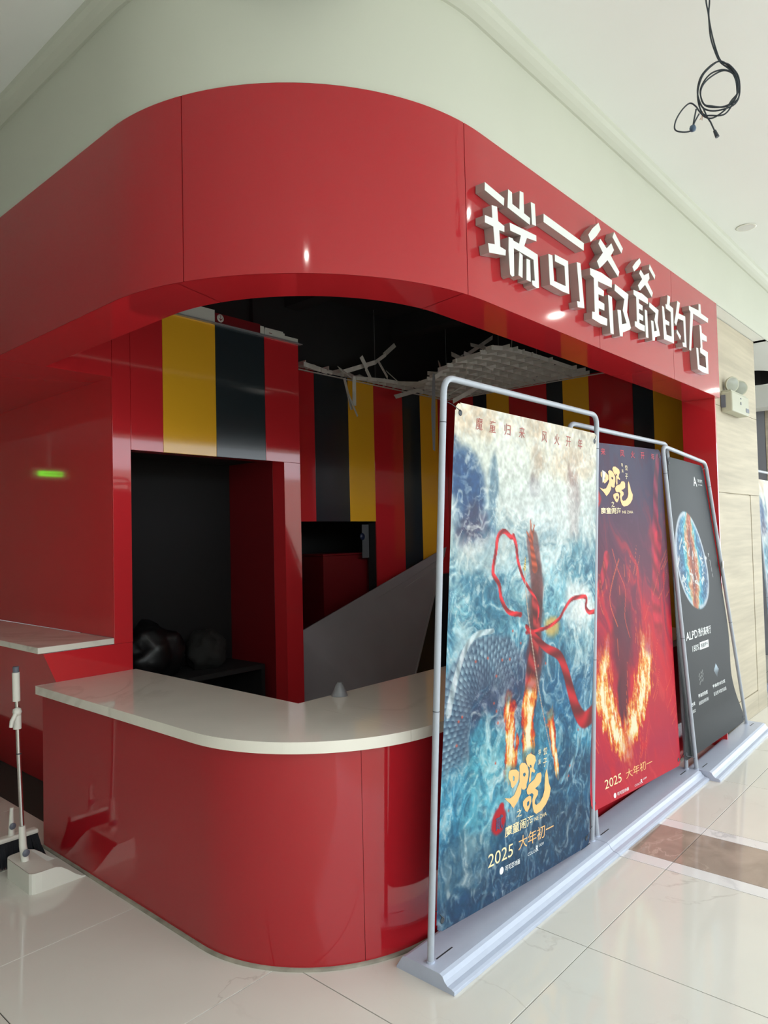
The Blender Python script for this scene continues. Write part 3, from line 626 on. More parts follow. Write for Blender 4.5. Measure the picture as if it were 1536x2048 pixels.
# =================================================================== CABLE COIL
CABLE=[
 [(2.692,0.767,3.493),(2.691,0.771,3.384),(2.693,0.765,3.330),(2.694,0.762,3.252),(2.697,0.752,3.195),(2.702,0.735,3.144),(2.710,0.705,3.106),(2.714,0.690,3.067),(2.715,0.686,3.030),(2.714,0.689,3.000),(2.707,0.716,2.978),(2.697,0.750,2.979),(2.687,0.786,2.999),(2.683,0.799,3.037),(2.685,0.793,3.069),(2.692,0.768,3.095),(2.703,0.731,3.109),(2.710,0.705,3.095),(2.716,0.685,3.066),(2.717,0.679,3.028),(2.716,0.683,2.990),(2.710,0.705,2.969),(2.696,0.755,2.970),(2.686,0.791,2.989),(2.682,0.806,3.027),(2.681,0.808,3.068),(2.685,0.794,3.112),(2.694,0.762,3.138),(2.702,0.732,3.143),(2.709,0.707,3.118),(2.714,0.689,3.084),(2.716,0.683,3.049),(2.716,0.684,3.015),(2.710,0.704,2.991),(2.705,0.724,2.963),(2.694,0.761,2.946),(2.687,0.787,2.956),(2.682,0.806,2.982),(2.679,0.815,3.002),(2.674,0.834,3.022),(2.667,0.857,3.006),(2.661,0.878,2.977),(2.659,0.887,2.951),(2.660,0.882,2.932),(2.666,0.860,2.919),(2.672,0.840,2.918),(2.675,0.830,2.923),(2.677,0.822,2.944),(2.681,0.806,2.973)],
 [(2.696,0.755,3.489),(2.695,0.760,3.379),(2.693,0.764,3.324),(2.695,0.758,3.259),(2.698,0.747,3.199),(2.702,0.732,3.146),(2.709,0.707,3.121),(2.716,0.684,3.082),(2.718,0.677,3.047),(2.717,0.680,3.000),(2.712,0.697,2.980),(2.703,0.728,2.976),(2.693,0.766,2.990),(2.686,0.790,3.003),(2.683,0.800,3.051),(2.687,0.788,3.087),(2.694,0.763,3.108),(2.703,0.729,3.111),(2.711,0.701,3.096),(2.715,0.687,3.069),(2.717,0.681,3.037),(2.714,0.690,2.998),(2.704,0.724,2.949),(2.692,0.768,2.954),(2.685,0.794,2.970),(2.681,0.807,3.016),(2.681,0.807,3.059),(2.685,0.792,3.106),(2.692,0.769,3.132),(2.700,0.742,3.146)],
 [(2.679,0.815,2.993),(2.677,0.822,2.961),(2.675,0.828,2.929)],
 [(2.685,0.793,2.992),(2.688,0.782,2.955),(2.691,0.771,2.932),(2.695,0.760,2.898)],
]

cb = thing('cable_coil', 'looped black cables hanging from the white ceiling', 'cable', (2.69, .765, 3.49))
def smooth_path(p, k=6):
    p = [Vector(q) for q in p]; out = []
    for i in range(len(p) - 1):
        a, b, c, d = p[max(i - 1, 0)], p[i], p[i + 1], p[min(i + 2, len(p) - 1)]
        for j in range(k):
            t = j / k; out.append(.5 * ((2 * b) + (c - a) * t + (2 * a - 5 * b + 4 * c - d) * t * t + (-a + 3 * b - 3 * c + d) * t ** 3))
    out.append(p[-1]); return out
for i, c in enumerate(CABLE):
    k = 0.002 if i < 2 else 0
    c = [Vector(p) + Vector((.012, .0423, 0)) * 0 + Vector((-.3, -.1, 0)) * (k * math.sin(j * 1.9 + i * 2.1) * 4) for j, p in enumerate(c)]
    if i < 2: c = smooth_path(c)
    part('cable' if i < 3 else 'connector_lead', MB().tube(c, .0028, 8), M['cable'], cb)
kn = Vector(CABLE[0][43]) if len(CABLE[0]) > 43 else Vector(CABLE[0][-3])
part('tape_knot', MB().lathe([(0, -.012), (.009, -.009), (.012, 0), (.009, .009), (0, .012)], Vector(CABLE[2][-1]) + Vector((0, 0, -.004)), 'z', 12), M['tape'], cb, 'blue grey tape knot')
e0, e1 = Vector(CABLE[3][-2]), Vector(CABLE[3][-1])
part('plug', MB().tube([e1, e1 + (e1 - e0) * .75], .0055, 10, r1=.0075), M['cable'], cb, 'dark plug end')
wv = Vector(CABLE[3][0])
for k in range(3): part('bare_wire', MB().tube([wv + Vector((0, 0, -.012)), wv + Vector((-.004 + .004 * k, .006, -.035 - .004 * k)), wv + Vector((-.008 + .007 * k, .012, -.045 + .006 * k))], .0007, 5), M['copper'], cb, 'frayed copper strand')

# =================================================================== CEILING LAMPS
def downlight(x, y, on, label):
    t = thing('ceiling_downlight', label, 'ceiling light', (x, y, 3.49), 'recessed downlights in the hall ceiling' if on else None)
    part('trim_ring', MB().lathe([(.048, 0.0), (.062, -.001), (.064, -.004), (.056, -.006), (.048, -.005)], (x, y, 3.49), 'z', 28), M['white_pl'], t)
    part('lens', MB().add([(x + .048 * math.cos(k * math.pi / 14), y + .048 * math.sin(k * math.pi / 14), 3.4842) for k in range(28)], [tuple(range(28))[::-1]]), M['lamp'] if on else M['lamp_off'], t)
downlight(5.194, 1.289, False, 'unlit flush round downlight in the white ceiling')
for x, y, lb in ((3.492, .209, 'lit round downlight in front of the sea poster'), (6.013, -.214, 'lit round downlight in front of the stone wall'), (11.04, -.28, 'lit round downlight furthest along the hall'), (-.257, -.228, 'lit round downlight beside the dim corridor')): downlight(x, y, True, lb)
ex = thing('exit_sign', 'green lit exit sign hanging in the dim corridor', 'exit sign', (-.2, 9.2, 2.35))
part('housing', MB().box(-.42, .02, 9.21, 9.25, 2.27, 2.42).box(-.22, -.18, 9.22, 9.24, 2.42, 3.49), M['white_pl'], ex)
part('face', MB().box(-.36, -.06, 9.202, 9.21, 2.315, 2.375), M['green'], ex, 'glowing green face')
part('arrow', MB().box(-.30, -.12, 9.198, 9.201, 2.340, 2.350).add([(-.345, 9.199, 2.345), (-.30, 9.199, 2.365), (-.30, 9.199, 2.325)], [(0, 2, 1)]), M['white_pl'], ex, 'white arrow')

# =================================================================== DUSTPAN AND BRUSH
dp = thing('dustpan', 'white long-handled dustpan leaning its mouth to the red counter', 'dustpan', (1.30, 3.25, 0))
def pan():
    m = MB(); xs = [1.255, 1.262, 1.275, 1.30, 1.33, 1.355, 1.38, 1.41, 1.44, 1.468, 1.485]
    def h(x): return .085 if x < 1.35 else .004 + .081 * (.5 + .5 * math.cos(math.pi * min(1, (x - 1.35) / .135))) ** .9
    def inset(x): return {1.255: .022, 1.262: .010, 1.275: .003}.get(x, 0) - (x - 1.255) * .02
    pts = []
    for sgn, y0 in ((1, 3.125), (-1, 3.395)):
        for x in xs:
            y = y0 + sgn * inset(x); pts.append((x, y, h(x)))
    n = len(xs); L = pts[:n]; Rr = pts[n:]
    for side, s in ((L, 1), (Rr, -1)):
        o = [(x, y, 0.0) for x, y, z in side]; t = side; i_ = [(x, y + s * .004, z - .001) for x, y, z in side]; ib = [(x, y + s * .004, .004) for x, y, z in side]
        v = o + t + i_ + ib; f = []
        for i in range(n - 1):
            for a, b in ((0, n), (n, 2 * n), (2 * n, 3 * n)): f.append((a + i, a + i + 1, b + i + 1, b + i) if s > 0 else (a + i, b + i, b + i + 1, a + i + 1))
        m.add(v, f, 0, False)
    # back wall, roof over the rear half, floor of the pan
    m.add([L[0], Rr[0], (Rr[0][0], Rr[0][1], 0), (L[0][0], L[0][1], 0)], [(0, 1, 2, 3)])
    k = 6
    roof = []
    for i in range(k): roof += [(L[i][0], L[i][1], L[i][2] + .002), (Rr[i][0], Rr[i][1], Rr[i][2] + .002)]
    m.add(roof, [(2 * i, 2 * i + 2, 2 * i + 3, 2 * i + 1) for i in range(k - 1)], 0, True)
    m.add([(L[i][0], L[i][1], .0035) for i in range(n)] + [(Rr[i][0], Rr[i][1], .0035) for i in range(n)], [(i, i + 1, n + i + 1, n + i) for i in range(n - 1)])
    return m
part('pan', pan(), M['white_pl'], dp)
part('socket', MB().tube([(1.297, 3.285, .08), (1.292, 3.30, .15), (1.290, 3.302, .235)], .017, 14, r1=.014), M['white_pl'], dp)
part('pivot_cap', MB().lathe([(0, .004), (.014, .003), (.016, 0)], (1.293, 3.268, .125), 'y', 20), M['grey_pl'], dp, 'grey oval pivot cap')
part('pole', MB().tube([(1.290, 3.302, .225), (1.277, 3.30, .55), (1.269, 3.30, .87)], .0095, 12), M['chrome'], dp, 'brown chromed pole')
part('pole_joint', MB().tube([(1.277, 3.30, .548), (1.277, 3.30, .553)], .0105, 12), M['ring'], dp)
part('handle', MB().tube([(1.269, 3.30, .78), (1.267, 3.30, .905)], .0155, 14), M['white_pl'], dp)
part('end_cap', MB().tube([(1.267, 3.30, .905), (1.267, 3.30, .93)], .013, 14), M['grey_pl'], dp, 'grey end cap')
cl_ = MB().tube([(1.271, 3.298, .66), (1.270, 3.298, .745)], .017, 14); cl_.lathe([(0, -.02), (.014, -.014), (.019, 0), (.014, .014), (0, .02)], (1.268, 3.29, .735), 'z', 14)
cl_.tube([(1.262, 3.285, .73), (1.242, 3.28, .70), (1.238, 3.28, .675)], .010, 10, r1=.008)
part('clip', cl_, M['white_pl'], dp, 'white broom clip')
br = thing('broom_head', 'black bristled white broom head standing behind the dustpan', 'broom', (1.30, 3.47, 0))
hd = MB(); hd.box(1.225, 1.425, 3.455, 3.50, .120, .142); part('block', hd, M['white_pl'], br, bevel=.008)
bs = MB(); v = []
rb = random.Random(5); nB = 44
for i in range(nB):
    x = 1.232 + .187 * i / (nB - 1); sp = (x - 1.32) * .22
    for j in range(3):
        y = 3.462 + .014 * j; bs.tube([(x, y, .12), (x + sp * .5 + .006 * (i > 36), y + rb.uniform(-.003, .003), .06), (x + sp + (.018 * max(0, i - 30) / 14), y + rb.uniform(-.006, .006), .004 + rb.uniform(0, .008))], .0035, 4)
part('bristles', bs, M['bristle'], br, 'black bristles', stuff=True)
part('neck', MB().tube([(1.312, 3.477, .14), (1.312, 3.477, .20), (1.314, 3.477, .265)], .014, 12, r1=.008), M['white_pl'], br)
part('neck_cap', MB().lathe([(0, .004), (.013, .003), (.015, 0)], (1.312, 3.462, .185), 'y', 18), M['grey_pl'], br, 'grey oval cap')

# =================================================================== BANNERS: printed art computed once per poster, stored as print colour
RS = np.random.RandomState(7); LAT = RS.rand(256, 256)
def vn(x, y, s=0):
    x = x + s * 17.3; y = y + s * 9.7
    xi = np.floor(x).astype(int); yi = np.floor(y).astype(int); fx = x - xi; fy = y - yi
    fx = fx * fx * (3 - 2 * fx); fy = fy * fy * (3 - 2 * fy)
    g = lambda a, b: LAT[a % 256, b % 256]
    return (g(xi, yi) * (1 - fx) + g(xi + 1, yi) * fx) * (1 - fy) + (g(xi, yi + 1) * (1 - fx) + g(xi + 1, yi + 1) * fx) * fy
def fbm(x, y, o=5, s=0):
    t = 0; a = .5; n = 0
    for i in range(o): t = t + a * vn(x * 2 ** i, y * 2 ** i, s + i * 3); n += a; a *= .55
    return t / n
def ridge(x, y, o=5, s=0):
    t = 0; a = .5; n = 0
    for i in range(o): t = t + a * (1 - np.abs(2 * vn(x * 2 ** i, y * 2 ** i, s + i * 3) - 1)) ** 2; n += a; a *= .6
    return t / n
def sstep(a, b, x):
    t = np.clip((x - a) / (b - a), 0, 1); return t * t * (3 - 2 * t)
def poly_d(U, V, pts):
    """distance to a polyline and position along it (0..1)"""
    pts = np.array(pts, float); seg = np.hypot(*(pts[1:] - pts[:-1]).T); cum = np.r_[0, np.cumsum(seg)]; best = np.full(U.shape, 1e9); T = np.zeros(U.shape); SG = np.zeros(U.shape)
    for i in range(len(pts) - 1):
        a, b = pts[i], pts[i + 1]; d = b - a; l2 = d @ d
        t = np.clip(((U - a[0]) * d[0] + (V - a[1]) * d[1]) / l2, 0, 1); px = a[0] + d[0] * t; py = a[1] + d[1] * t
        q = np.hypot(U - px, V - py); m = q < best; best = np.where(m, q, best); T = np.where(m, (cum[i] + seg[i] * t) / cum[-1], T)
        SG = np.where(m, np.sign(d[0] * (V - a[1]) - d[1] * (U - a[0])), SG)
    return best, T, SG
def smooth2(p, k=6):
    out = []
    p = [np.array(q, float) for q in p]
    for i in range(len(p) - 1):
        a, b, c, d = p[max(i - 1, 0)], p[i], p[i + 1], p[min(i + 2, len(p) - 1)]
        for j in range(k):
            t = j / k; out.append(.5 * (2 * b + (c - a) * t + (2 * a - 5 * b + 4 * c - d) * t * t + (-a + 3 * b - 3 * c + d) * t ** 3))
    out.append(p[-1]); return out
class Art:
    def __init__(s, nu, nv, w, h):
        s.w, s.h = w, h; u, v = np.meshgrid(np.linspace(0, 1, nu), np.linspace(0, 1, nv)); s.u, s.v = u, v; s.U, s.V = u * w, v * h
        s.C = np.zeros(u.shape + (3,)); s.gam = 1.2
    def ramp(s, stops):
        k = [a for a, c in stops]; x = s.v
        for i in range(3): s.C[..., i] = np.interp(x, k, [c[i] for a, c in stops])
    def mix(s, m, col):
        m = np.clip(m, 0, 1)[..., None]; s.C = s.C * (1 - m) + np.array(col, float) * m
    def mixf(s, m, cols):
        m = np.clip(m, 0, 1)[..., None]; s.C = s.C * (1 - m) + cols * m
    def blob(s, cu, cv, ru, rv, col, a=1, n=None, soft=.5, ang=0):
        x = (s.u - cu); y = (s.v - cv); c, q = math.cos(ang), math.sin(ang); x, y = (x * c + y * q) / ru, (-x * q + y * c) / rv
        d = np.hypot(x, y)
        if n is not None: d = d + (n - .5) * 1.1
        s.mix(a * (1 - sstep(1 - soft, 1 + soft * .4, d)), col)
    def line(s, pts, w0, w1, col, a=1, shade=.25):
        P = smooth2([(p[0] * s.w, p[1] * s.h) for p in pts]); d, t, g = poly_d(s.U, s.V, P); w = (w0 + (w1 - w0) * t)
        m = 1 - sstep(.8, 1.15, d / w); k = 1 + shade * np.sin(g * d / w * 1.5 + 30 * t)[..., None] * 1.0
        s.mixf(a * m, np.clip(np.array(col, float) * k, 0, 255))
    def flame(s, pts, w0, w1, seed, hot=1.0):
        P = smooth2([(p[0] * s.w, p[1] * s.h) for p in pts]); d, t, g = poly_d(s.U, s.V, P); w = w0 + (w1 - w0) * t
        n = fbm(s.U * 55 + 2 * fbm(s.U * 12, s.V * 12, 2, seed), s.V * 14, 4, seed); n2 = ridge(s.U * 50 + n * 3, s.V * 12, 3, seed + 5)
        e = d / w + (n - .5) * 1.6; m = 1 - sstep(.75, 1.05, e)
        heat = np.clip(1.25 - e * .9 + (n2 - .45) * 1.1 - .35 * (1 - t) * (1.4 - hot), 0, 1.2)
        st = np.array([0, .35, .6, .85, 1.1]); cc = np.array([(165, 30, 40), (222, 70, 48), (244, 140, 60), (252, 205, 120), (255, 246, 214)], float)
        col = np.stack([np.interp(heat, st, cc[:, i]) for i in range(3)], -1); s.mixf(m * (.35 + .65 * sstep(0, .12, t) * sstep(1.0, .9, t) + 0 * m), col)
    def to_linear(s):
        c = np.clip(s.C, 0, 255) / 255; c = .88 * c ** s.gam ; return np.where(c <= .04045, c / 12.92, ((c + .055) / 1.055) ** 2.4)
def art_waves(nu=230, nv=440):
    A = Art(nu, nv, 1.124, 1.83); A.gam = 1.25
    A.ramp([(0, (240, 230, 212)), (.1, (226, 230, 220)), (.22, (216, 226, 224)), (.32, (186, 214, 220)), (.42, (132, 188, 202)), (.52, (100, 160, 184)), (.6, (84, 132, 162)), (.68, (84, 156, 182)), (.8, (78, 158, 188)), (.88, (54, 108, 142)), (1, (40, 70, 104))])
    U, V, u, v = A.U, A.V, A.u, A.v
    wx = fbm(U * 4, V * 3.2, 4, 1); wy = fbm(U * 4, V * 3.2, 4, 2)
    sw = ridge(U * 7 + wx * 7, V * 4 + wy * 7, 5, 3); sw2 = ridge(U * 16 + wy * 9, V * 9 + wx * 9, 4, 8); n = fbm(U * 9 + wx * 3, V * 9, 5, 5); fine = fbm(U * 60, V * 60, 3, 12)
    A.blob(.75, .09, .25, .05, (236, 212, 186), .6, n); A.blob(.1, .03, .2, .04, (236, 214, 188), .6, n); A.blob(.50, .02, .07, .03, (226, 200, 172), .5, n)
    A.C *= (1 + (n - .5) * .28)[..., None]
    # dark and blue water masses
    A.blob(.10, .185, .15, .085, (58, 98, 146), .95, n, .5, .5); A.blob(.13, .24, .10, .06, (92, 82, 108), .75, n, .5); A.blob(.23, .18, .035, .10, (92, 132, 160), .65, n)
    A.blob(.80, .17, .07, .09, (168, 138, 138), .5, n, .5, -.2); A.blob(.5, .10, .05, .07, (206, 180, 160), .45, n); A.blob(.50, .15, .06, .03, (150, 146, 160), .5, n)
    A.blob(.20, .37, .14, .09, (78, 142, 168), .8, n); A.blob(.86, .34, .2, .07, (98, 158, 178), .75, n); A.blob(.78, .50, .12, .09, (90, 158, 182), .7, n); A.blob(.9, .43, .12, .06, (232, 238, 236), .9, n)
    A.blob(.88, .52, .12, .1, (190, 214, 218), .6, n); A.blob(.8, .64, .2, .08, (44, 116, 160), .7, n)
    A.blob(.30, .60, .22, .09, (62, 78, 112), .95, n, .4); A.blob(.42, .55, .1, .06, (74, 78, 112), .8, n)
    A.blob(.24, .70, .14, .07, (92, 176, 196), .85, n, .35); A.blob(.24, .79, .16, .09, (120, 196, 212), .7, n); A.blob(.36, .77, .10, .06, (156, 208, 218), .6, n)
    A.blob(.80, .80, .22, .09, (44, 84, 116), .8, n); A.blob(.75, .93, .35, .07, (46, 78, 106), .8, n); A.blob(.12, .90, .16, .06, (132, 158, 170), .7, n)
    # streaming spray
    lite = sstep(.52, .80, sw) * (.75 - .25 * v); A.mix(lite * .85, (244, 247, 242)); A.mix(sstep(.55, .85, sw2) * .35, (236, 242, 240)); A.mix(sstep(.5, .15, sw) * .55 * sstep(.15, .45, v + u * 0), (40, 92, 124))
    sw3 = ridge((U * .8 + V * .6) * 16 + wx * 12, (V * .8 - U * .6) * 7 + wy * 12, 4, 33); A.mix(sstep(.48, .72, sw3) * .55 * (1 - .5 * v) * sstep(.25, .6, n), (247, 250, 246)); A.mix(sstep(.42, .2, sw3) * .38 * sstep(.12, .35, v), (38, 98, 132))
    A.blob(.62, .20, .30, .07, (236, 240, 238), .45, n); A.blob(.2, .30, .16, .045, (240, 242, 236), .6, n); A.blob(.85, .42, .16, .07, (244, 247, 244), .75, n); A.blob(.08, .48, .08, .05, (214, 230, 232), .6, n)
    A.C *= (1 + (fine - .5) * .26)[..., None]
    # the scaled arch of water at the lower left
    P = [(.063, .73), (.045, .647), (.054, .599), (.089, .55), (.19, .515), (.32, .525), (.45, .575)]
    PP = smooth2([(p[0] * A.w, p[1] * A.h) for p in P]); d, t, g = poly_d(U, V, PP); wd = .105; m = (1 - sstep(.8, 1.05, d / wd + (n - .5) * .3)) * sstep(1, .8, t) * sstep(.0, .10, t)
    a_ = t * 42; b_ = (g * d / wd) * 3.2; row = np.floor(a_); q = b_ + .5 * (row % 2); cx = q - np.floor(q) - .5; cy = a_ - row; sc_ = 1 - np.clip(np.hypot(cx * 1.5, cy - .1) * 1.05, 0, 1)
    col = np.array((66, 88, 124.)) + sc_[..., None] * np.array((120, 126, 112.)) * (.6 + .6 * (1 - np.abs(g * d / wd + .3)))[..., None]; A.mixf(m * .78, col * .92 + np.array((14, 10, 2.)))
    A.line([(.02, .60), (.05, .54), (.09, .49), (.15, .46), (.25, .455)], .018, .010, (226, 238, 240), .7)
    A.line([(.75, .82), (.85, .78), (.93, .72), (.99, .68)], .010, .012, (150, 186, 200), .7); A.line([(.8, .85), (.9, .8), (.99, .73)], .008, .008, (130, 170, 188), .6)
    # column of dark smoke and flame, jets of fire
    A.line([(.49, .27), (.51, .32), (.53, .38), (.52, .46), (.53, .54), (.50, .62)], .045, .05, (122, 58, 56), .55); A.blob(.52, .40, .06, .10, (110, 52, 50), .7, n, .6); A.blob(.53, .52, .06, .08, (120, 48, 58), .75, n, .6, -.05)
    for q_ in ((.475, .225), (.50, .235), (.45, .25)): A.line([q_, (.485, .28), (.51, .33)], .004, .02, (190, 96, 64), .75, .2)
    A.line([(.51, .40), (.53, .47), (.50, .55), (.50, .60)], .02, .045, (168, 52, 52), .7, .4)
    A.blob(.64, .46, .06, .025, (238, 196, 112), .8, n)
    A.flame([(.355, .60), (.372, .654), (.380, .70), (.37, .748)], .040, .045, 6); A.flame([(.50, .585), (.491, .64), (.495, .68), (.498, .727)], .050, .045, 9); A.flame([(.652, .66), (.675, .712), (.698, .758), (.722, .805)], .032, .014, 14)
    red = (206, 52, 62)
    A.line([(.363, .262), (.346, .262), (.304, .250), (.268, .262), (.256, .294), (.244, .321), (.244, .34), (.281, .362), (.296, .392), (.344, .42), (.42, .428)], .010, .010, red)
    A.line([(.363, .259), (.382, .281), (.398, .317), (.441, .357), (.497, .386), (.541, .416), (.53, .45)], .010, .006, red)
    A.line([(1.0, .441), (.95, .441), (.919, .428), (.924, .409), (.894, .402), (.795, .406), (.734, .428), (.694, .448), (.597, .464), (.46, .468)], .011, .007, red)
    A.line([(.46, .455), (.523, .481), (.6, .508), (.701, .531), (.755, .567), (.80, .612), (.858, .665), (.927, .697), (1.0, .69)], .010, .040, (176, 40, 50))
    A.line([(.44, .33), (.47, .43), (.56, .60), (.66, .74)], .0035, .003, (206, 186, 170), .9, 0); A.line([(.44, .33), (.445, .305)], .010, .003, (214, 188, 120), .9)
    rr_ = np.random.RandomState(3)
    for _ in range(26): A.blob(rr_.uniform(.05, .9), rr_.uniform(.42, .86), .006, .0035, (226, 110, 90), .8)
    A.blob(.323, .843, .044, .027, (204, 40, 58), 1, n * .5 + .25, .25); A.blob(.335, .819, .018, .010, (204, 40, 58), 1, None, .3)
    return A
def art_fire(nu=190, nv=360):
    A = Art(nu, nv, 1.155, 1.75)
    A.ramp([(0, (76, 72, 104)), (.15, (78, 62, 98)), (.3, (124, 48, 84)), (.5, (190, 44, 78)), (.75, (220, 46, 70)), (.9, (196, 44, 82)), (1, (214, 48, 70))])
    U, V, u, v = A.U, A.V, A.u, A.v
    wx = fbm(U * 3, V * 1.6, 4, 21); s1 = ridge(U * 6 + wx * 5 - V * 2, V * 2.2 + wx * 3, 4, 22); n = fbm(U * 8, V * 6, 5, 23); s2 = ridge(U * 15 + wx * 8 - V * 6, V * 3 + wx * 3, 3, 25)
    A.mix(sstep(.45, .78, s1) * sstep(.10, .45, v + (u - .5) * .12) * .85, (222, 44, 66)); A.mix(sstep(.50, .2, s1) * .5 * sstep(.95, .3, v), (92, 40, 78)); A.mix(sstep(.62, .85, s2) * .35 * sstep(.2, .5, v), (240, 110, 92))
    A.line([(.95, .03), (.90, .12), (.88, .2), (.84, .27), (.82, .36)], .030, .045, (196, 50, 84), .55); A.line([(.88, .28), (.85, .36), (.80, .45), (.83, .55)], .05, .06, (222, 46, 70), .5)
    A.line([(.30, .32), (.24, .38), (.12, .45), (.02, .47)], .03, .012, (206, 44, 66), .7)
    A.blob(.385, .55, .11, .16, (96, 34, 62), .75, n, .5); A.blob(.37, .72, .05, .08, (84, 26, 52), .8, n, .4)
    A.line([(.42, .33), (.34, .39), (.30, .45), (.36, .52)], .0035, .0035, (240, 120, 80), .9, 0); A.line([(.36, .30), (.40, .36), (.46, .42), (.44, .50), (.48, .56)], .003, .003, (240, 110, 80), .8, 0)
    A.flame([(.247, .56), (.206, .64), (.185, .704), (.243, .779), (.298, .845), (.36, .885)], .05, .07, 31); A.flame([(.608, .56), (.63, .62), (.60, .671), (.541, .725), (.46, .783), (.385, .86)], .05, .10, 33)
    A.flame([(.21, .68), (.24, .75), (.31, .82)], .085, .07, 36); A.flame([(.62, .66), (.54, .74), (.45, .82)], .085, .08, 37); A.flame([(.19, .62), (.17, .72), (.25, .80), (.34, .86)], .10, .06, 51, 1.3); A.flame([(.66, .60), (.62, .70), (.52, .78), (.40, .85)], .11, .08, 52, 1.3); A.blob(.385, .70, .035, .09, (120, 32, 54), .85, n, .4)
    rr_ = np.random.RandomState(9)
    for i in range(46):
        a = rr_.uniform(.03, .97); b = rr_.uniform(.35, .95); dx = (a - .37) * .25 + rr_.uniform(-.02, .02); A.line([(a, b), (a + dx * .5, b - .03), (a + dx, b - rr_.uniform(.05, .1))], .0028, .001, (244, 132, 84), .75, 0)
    A.blob(.245, .155, .05, .028, (196, 36, 56), 1, n * .5 + .25, .25)
    return A
def art_ellipse(nu=150, nv=250):
    A = Art(nu, nv, 1.08, 1.75); A.ramp([(0, (58, 66, 68)), (.5, (38, 44, 46)), (.85, (34, 40, 42)), (1, (42, 48, 50))])
    u, v = A.u, A.v; A.mix(sstep(.75, 1.0, u) * sstep(.5, 0, v) * .5, (58, 62, 82))
    cu, cv, ru, rv, ta = .395, .345, .345, .168, .0
    x = (u - cu + (v - cv) * -.04) / ru; y = (v - cv - (u - cu) * .12) / rv; r = np.hypot(x, y); n = fbm(A.U * 26, A.V * 26, 4, 41); f = fbm(A.U * 70, A.V * 70, 2, 42)
    ins = 1 - sstep(.96, 1.0, r); rim = ins * sstep(.84, .95, r + (n - .5) * .1) * (np.abs(x) > .18)
    xb = np.abs(x + .04 * np.sin(v * 30)) * 1.25
    st = np.array([0, .22, .38, .5, .72, 1.0]); cc = np.array([(120, 84, 84), (206, 116, 82), (220, 190, 150), (110, 200, 216), (64, 140, 180), (96, 124, 156)], float)
    h = np.clip(xb + (n - .5) * .35 + .25 * (y ** 2), 0, 1); col = np.stack([np.interp(h, st, cc[:, i]) for i in range(3)], -1) * (1 + (f - .5) * .6)[..., None]
    A.mixf(ins, col); A.mix(rim * .9, (222, 226, 232)); A.mix(ins * sstep(.62, .8, f) * .5, (210, 232, 236))
    A.line([(.03, .36), (.09, .352), (.12, .33)], .006, .012, (222, 226, 230)); A.line([(.70, .335), (.735, .335), (.70, .35)], .010, .006, (222, 226, 230))
    rr_ = np.random.RandomState(12)
    def squig(u0, v0, su, sv, w=.0045):
        p = [(u0 + su * rr_.uniform(-1, 1), v0 + sv * rr_.uniform(-1, 1)) for _ in range(6)]; A.line(p, w, w * .8, (236, 238, 236), .95, 0)
    for k in range(6): squig(.17 + .085 * k, .285 + .010 * k, .035, .020)
    for k in range(4): squig(.22 + .12 * k, .385 + .012 * k, .045, .024, .006)
    for k in range(5): squig(.18 + .02 * k, .40 + .012 * k, .03, .012, .003)
    for k in range(6): squig(.62, .33 + .016 * k, .03, .009, .003)
    squig(.80, .33, .02, .012, .003); A.line([(.815, .345), (.835, .41)], .004, .002, (230, 232, 232), .9, 0)
    for k in range(3):
        for j in range(3): A.line([(.315 + .03 * k, .775 - .014 * j - .004 * k), (.335 + .03 * k, .765 - .014 * j - .004 * k)], .0025, .0025, (215, 218, 216), .9, 0)
    dm = np.abs(u - .663) / .052 + np.abs(v - .752) / .024; A.mixf((dm < 1) * 1.0, np.array((196, 212, 224.)) * (1.05 - .45 * sstep(.735, .77, v))[..., None])
    return A

def pmat(name, rough):
    m = bpy.data.materials.new(name); m.use_nodes = True; nt = m.node_tree; b = nt.nodes['Principled BSDF']
    at = nt.nodes.new('ShaderNodeAttribute'); at.attribute_name = 'print'; nt.links.new(at.outputs['Color'], b.inputs['Base Color']); S(b, 'Roughness', rough); S(b, 'Specular IOR Level', .3); return m
M['print'] = pmat('printed_film', .55)
INK = {'rust': mat('rust_ink', (160, 62, 50), .5), 'gold': mat('gold_ink', (244, 190, 122), .45), 'cream': mat('cream_ink', (246, 226, 178), .45), 'white': mat('white_ink', (236, 240, 240), .45), 'red': mat('red_ink', (206, 46, 62), .5), 'navy': mat('navy_ink', (50, 66, 104), .5), 'dark': mat('charcoal_ink', (58, 64, 66), .5)}
INK['gold'] = noisy(INK['gold'], 6, .06, 2)
GC = {}
def glyphs(body, bold):
    k = (body, bold)
    if k in GC: return GC[k]
    cu = bpy.data.curves.new('txt', 'FONT'); cu.body = body; cu.offset = bold; cu.resolution_u = 3
    o = bpy.data.objects.new('txt', cu); COL.objects.link(o); dg = bpy.context.evaluated_depsgraph_get(); dg.update()
    me = bpy.data.meshes.new_from_object(o.evaluated_get(dg)); vs = np.array([v.co[:2] for v in me.vertices]); fs = [tuple(p.vertices) for p in me.polygons]
    bpy.data.objects.remove(o); bpy.data.curves.remove(cu); bpy.data.meshes.remove(me)
    mn, mx = vs.min(0), vs.max(0); GC[k] = ((vs - mn) / (mx - mn), fs); return GC[k]
